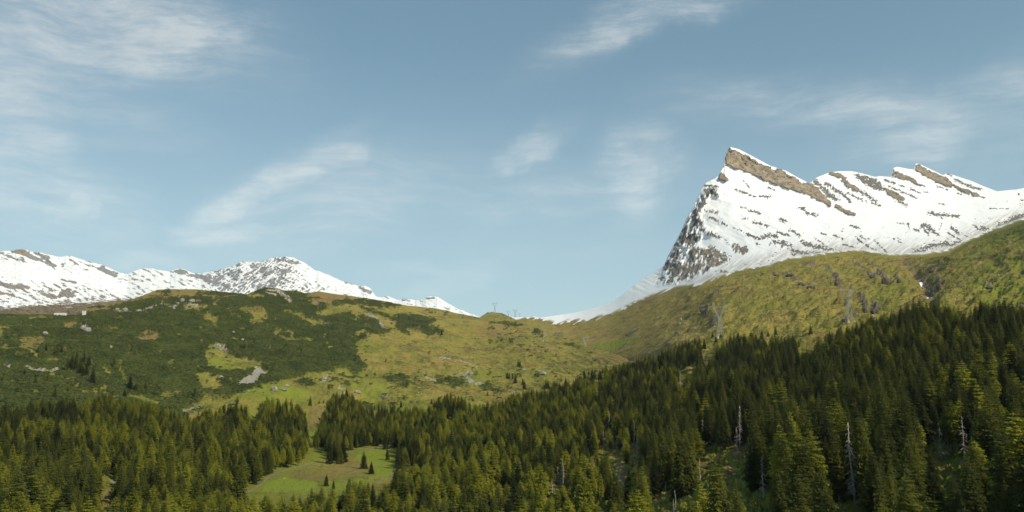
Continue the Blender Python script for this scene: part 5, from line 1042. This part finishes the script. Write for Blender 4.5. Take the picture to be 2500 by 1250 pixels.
def stone_wall(pts, label):
    """a dry-stone wall of loose blocks following the ground"""
    V, F = [], []; rnd = random.Random(3); W_ = [ground_at(x, y, HS) for x, y in pts]
    for a, b in zip(W_[:-1], W_[1:]):
        L_ = (b - a).length; n = max(2, int(L_ / .6)); d = (b - a) / n; s = Vector((-d.y, d.x, 0)).normalized()
        for i in range(n):
            for lv in range(2):
                p = a + d * (i + rnd.uniform(0, .5)) + Vector((0, 0, .15 + lv * .32)) + s * rnd.uniform(-.2, .2); r = rnd.uniform(.24, .42); k = len(V)
                for q in ((-1, -1, -1), (1, -1, -1), (1, 1, -1), (-1, 1, -1), (-1, -1, 1), (1, -1, 1), (1, 1, 1), (-1, 1, 1)): V.append(p + Vector(q) * r * rnd.uniform(.7, 1.0))
                F.extend([(k + 4, k + 5, k + 6, k + 7), (k, k + 1, k + 5, k + 4), (k + 1, k + 2, k + 6, k + 5), (k + 2, k + 3, k + 7, k + 6), (k + 3, k, k + 4, k + 7)])
    e = bpy.data.objects.new('stone_wall', None); COL.objects.link(e); e.location = W_[0]; setp(e, label, 'stone wall')
    V = [v - W_[0] for v in V]; o = py_mesh('stones', V, F, M_WALL, parent=e); o['kind'] = 'stuff'
stone_wall(f2([(190, 1150), (330, 1110), (420, 1040), (470, 1000), (530, 975), (590, 945), (700, 920), (830, 885)]), 'thin pale dry-stone wall along the left edge of the meadow')
stone_wall(f2([(1050, 815), (1110, 800), (1200, 782), (1320, 765), (1360, 772), (1412, 775)]), 'pale dry-stone wall along the back of the meadow')
stone_wall(f2([(1410, 930), (1412, 960), (1385, 1000), (1330, 1012), (1260, 1010)]), 'short curved dry-stone wall at the right end of the meadow')

# stream in the ravine
V, F = [], []
for i, (x, y) in enumerate([(1531, 1420), (1528, 1330), (1527, 1270), (1530, 1245), (1534, 1222), (1542, 1202)]):
    w = 9 - i; a = ground_at(x - w, y, HS); b = ground_at(x + w, y, HS); zz = min(a.z, b.z) + .9; V.extend([(a.x, a.y, zz), (b.x, b.y, zz)])
for i in range(5): F.append((2 * i, 2 * i + 1, 2 * i + 3, 2 * i + 2))
o = py_mesh('stream', V, F, M_WATER); setp(o, kind='structure')

# small loose stones
st = []
me = BM[0].copy(); 
W_ = (SNL(MT['PX']) < MT['PY'] - 4) * (sst(MT['PX'], 2280, 2400) * sst(720 - MT['PY'], 0, 60) + .10) 
Pt = np.concatenate([scatter(MT, 650, W_, None), scatter(HS, 420, (HS['PY'] < 960) * (HS['PX'] > 850) * (1 - np.clip(HS['A']['shrub'], 0, 1)), None)])
V, F = [], []; rnd = random.Random(5)
for p in Pt:
    r = rnd.uniform(.35, 1.25) ** 1.3; k = len(V)
    for q in ((-1, -1, -.6), (1, -.8, -.6), (.9, 1, -.6), (-1, .8, -.6), (-.6, -.7, .6), (.7, -.5, .5), (.5, .6, .7), (-.5, .5, .5)): V.append(Vector(p) + Vector(q) * r * rnd.uniform(.8, 1.15))
    F.extend([(k + 4, k + 5, k + 6, k + 7), (k, k + 1, k + 5, k + 4), (k + 1, k + 2, k + 6, k + 5), (k + 2, k + 3, k + 7, k + 6), (k + 3, k, k + 4, k + 7)])
o = py_mesh('loose_stones', V, F, M_PALE); setp(o, 'small pale stones strewn over the turf slopes', 'stones', kind='stuff')
zmin = min(float((o.matrix_world @ Vector(c)).z) for o in (bpy.data.objects['hillside'], bpy.data.objects['mountain'], bpy.data.objects['mountain_range']) for c in o.bound_box) - 1
V, F = [], []; box(V, F, -9000, 9000, -400, 9500, zmin, 1450)
hm_ = bpy.data.materials.new('haze'); hm_.use_nodes = True; hm_.node_tree.nodes.clear(); t = NT(hm_.node_tree)
pv = t.node('ShaderNodeVolumePrincipled'); pv.inputs['Color'].default_value = (.86, .93, 1, 1); pv.inputs['Density'].default_value = 1.9e-5; pv.inputs['Anisotropy'].default_value = .2
ho = t.node('ShaderNodeOutputMaterial'); t.l.new(pv.outputs[0], ho.inputs['Volume']); o = py_mesh('haze', V, F, hm_); setp(o, 'thin pale air haze over the whole valley', 'haze', kind='stuff')
print('done', round(time.time() - T0, 1), len(bpy.data.objects))
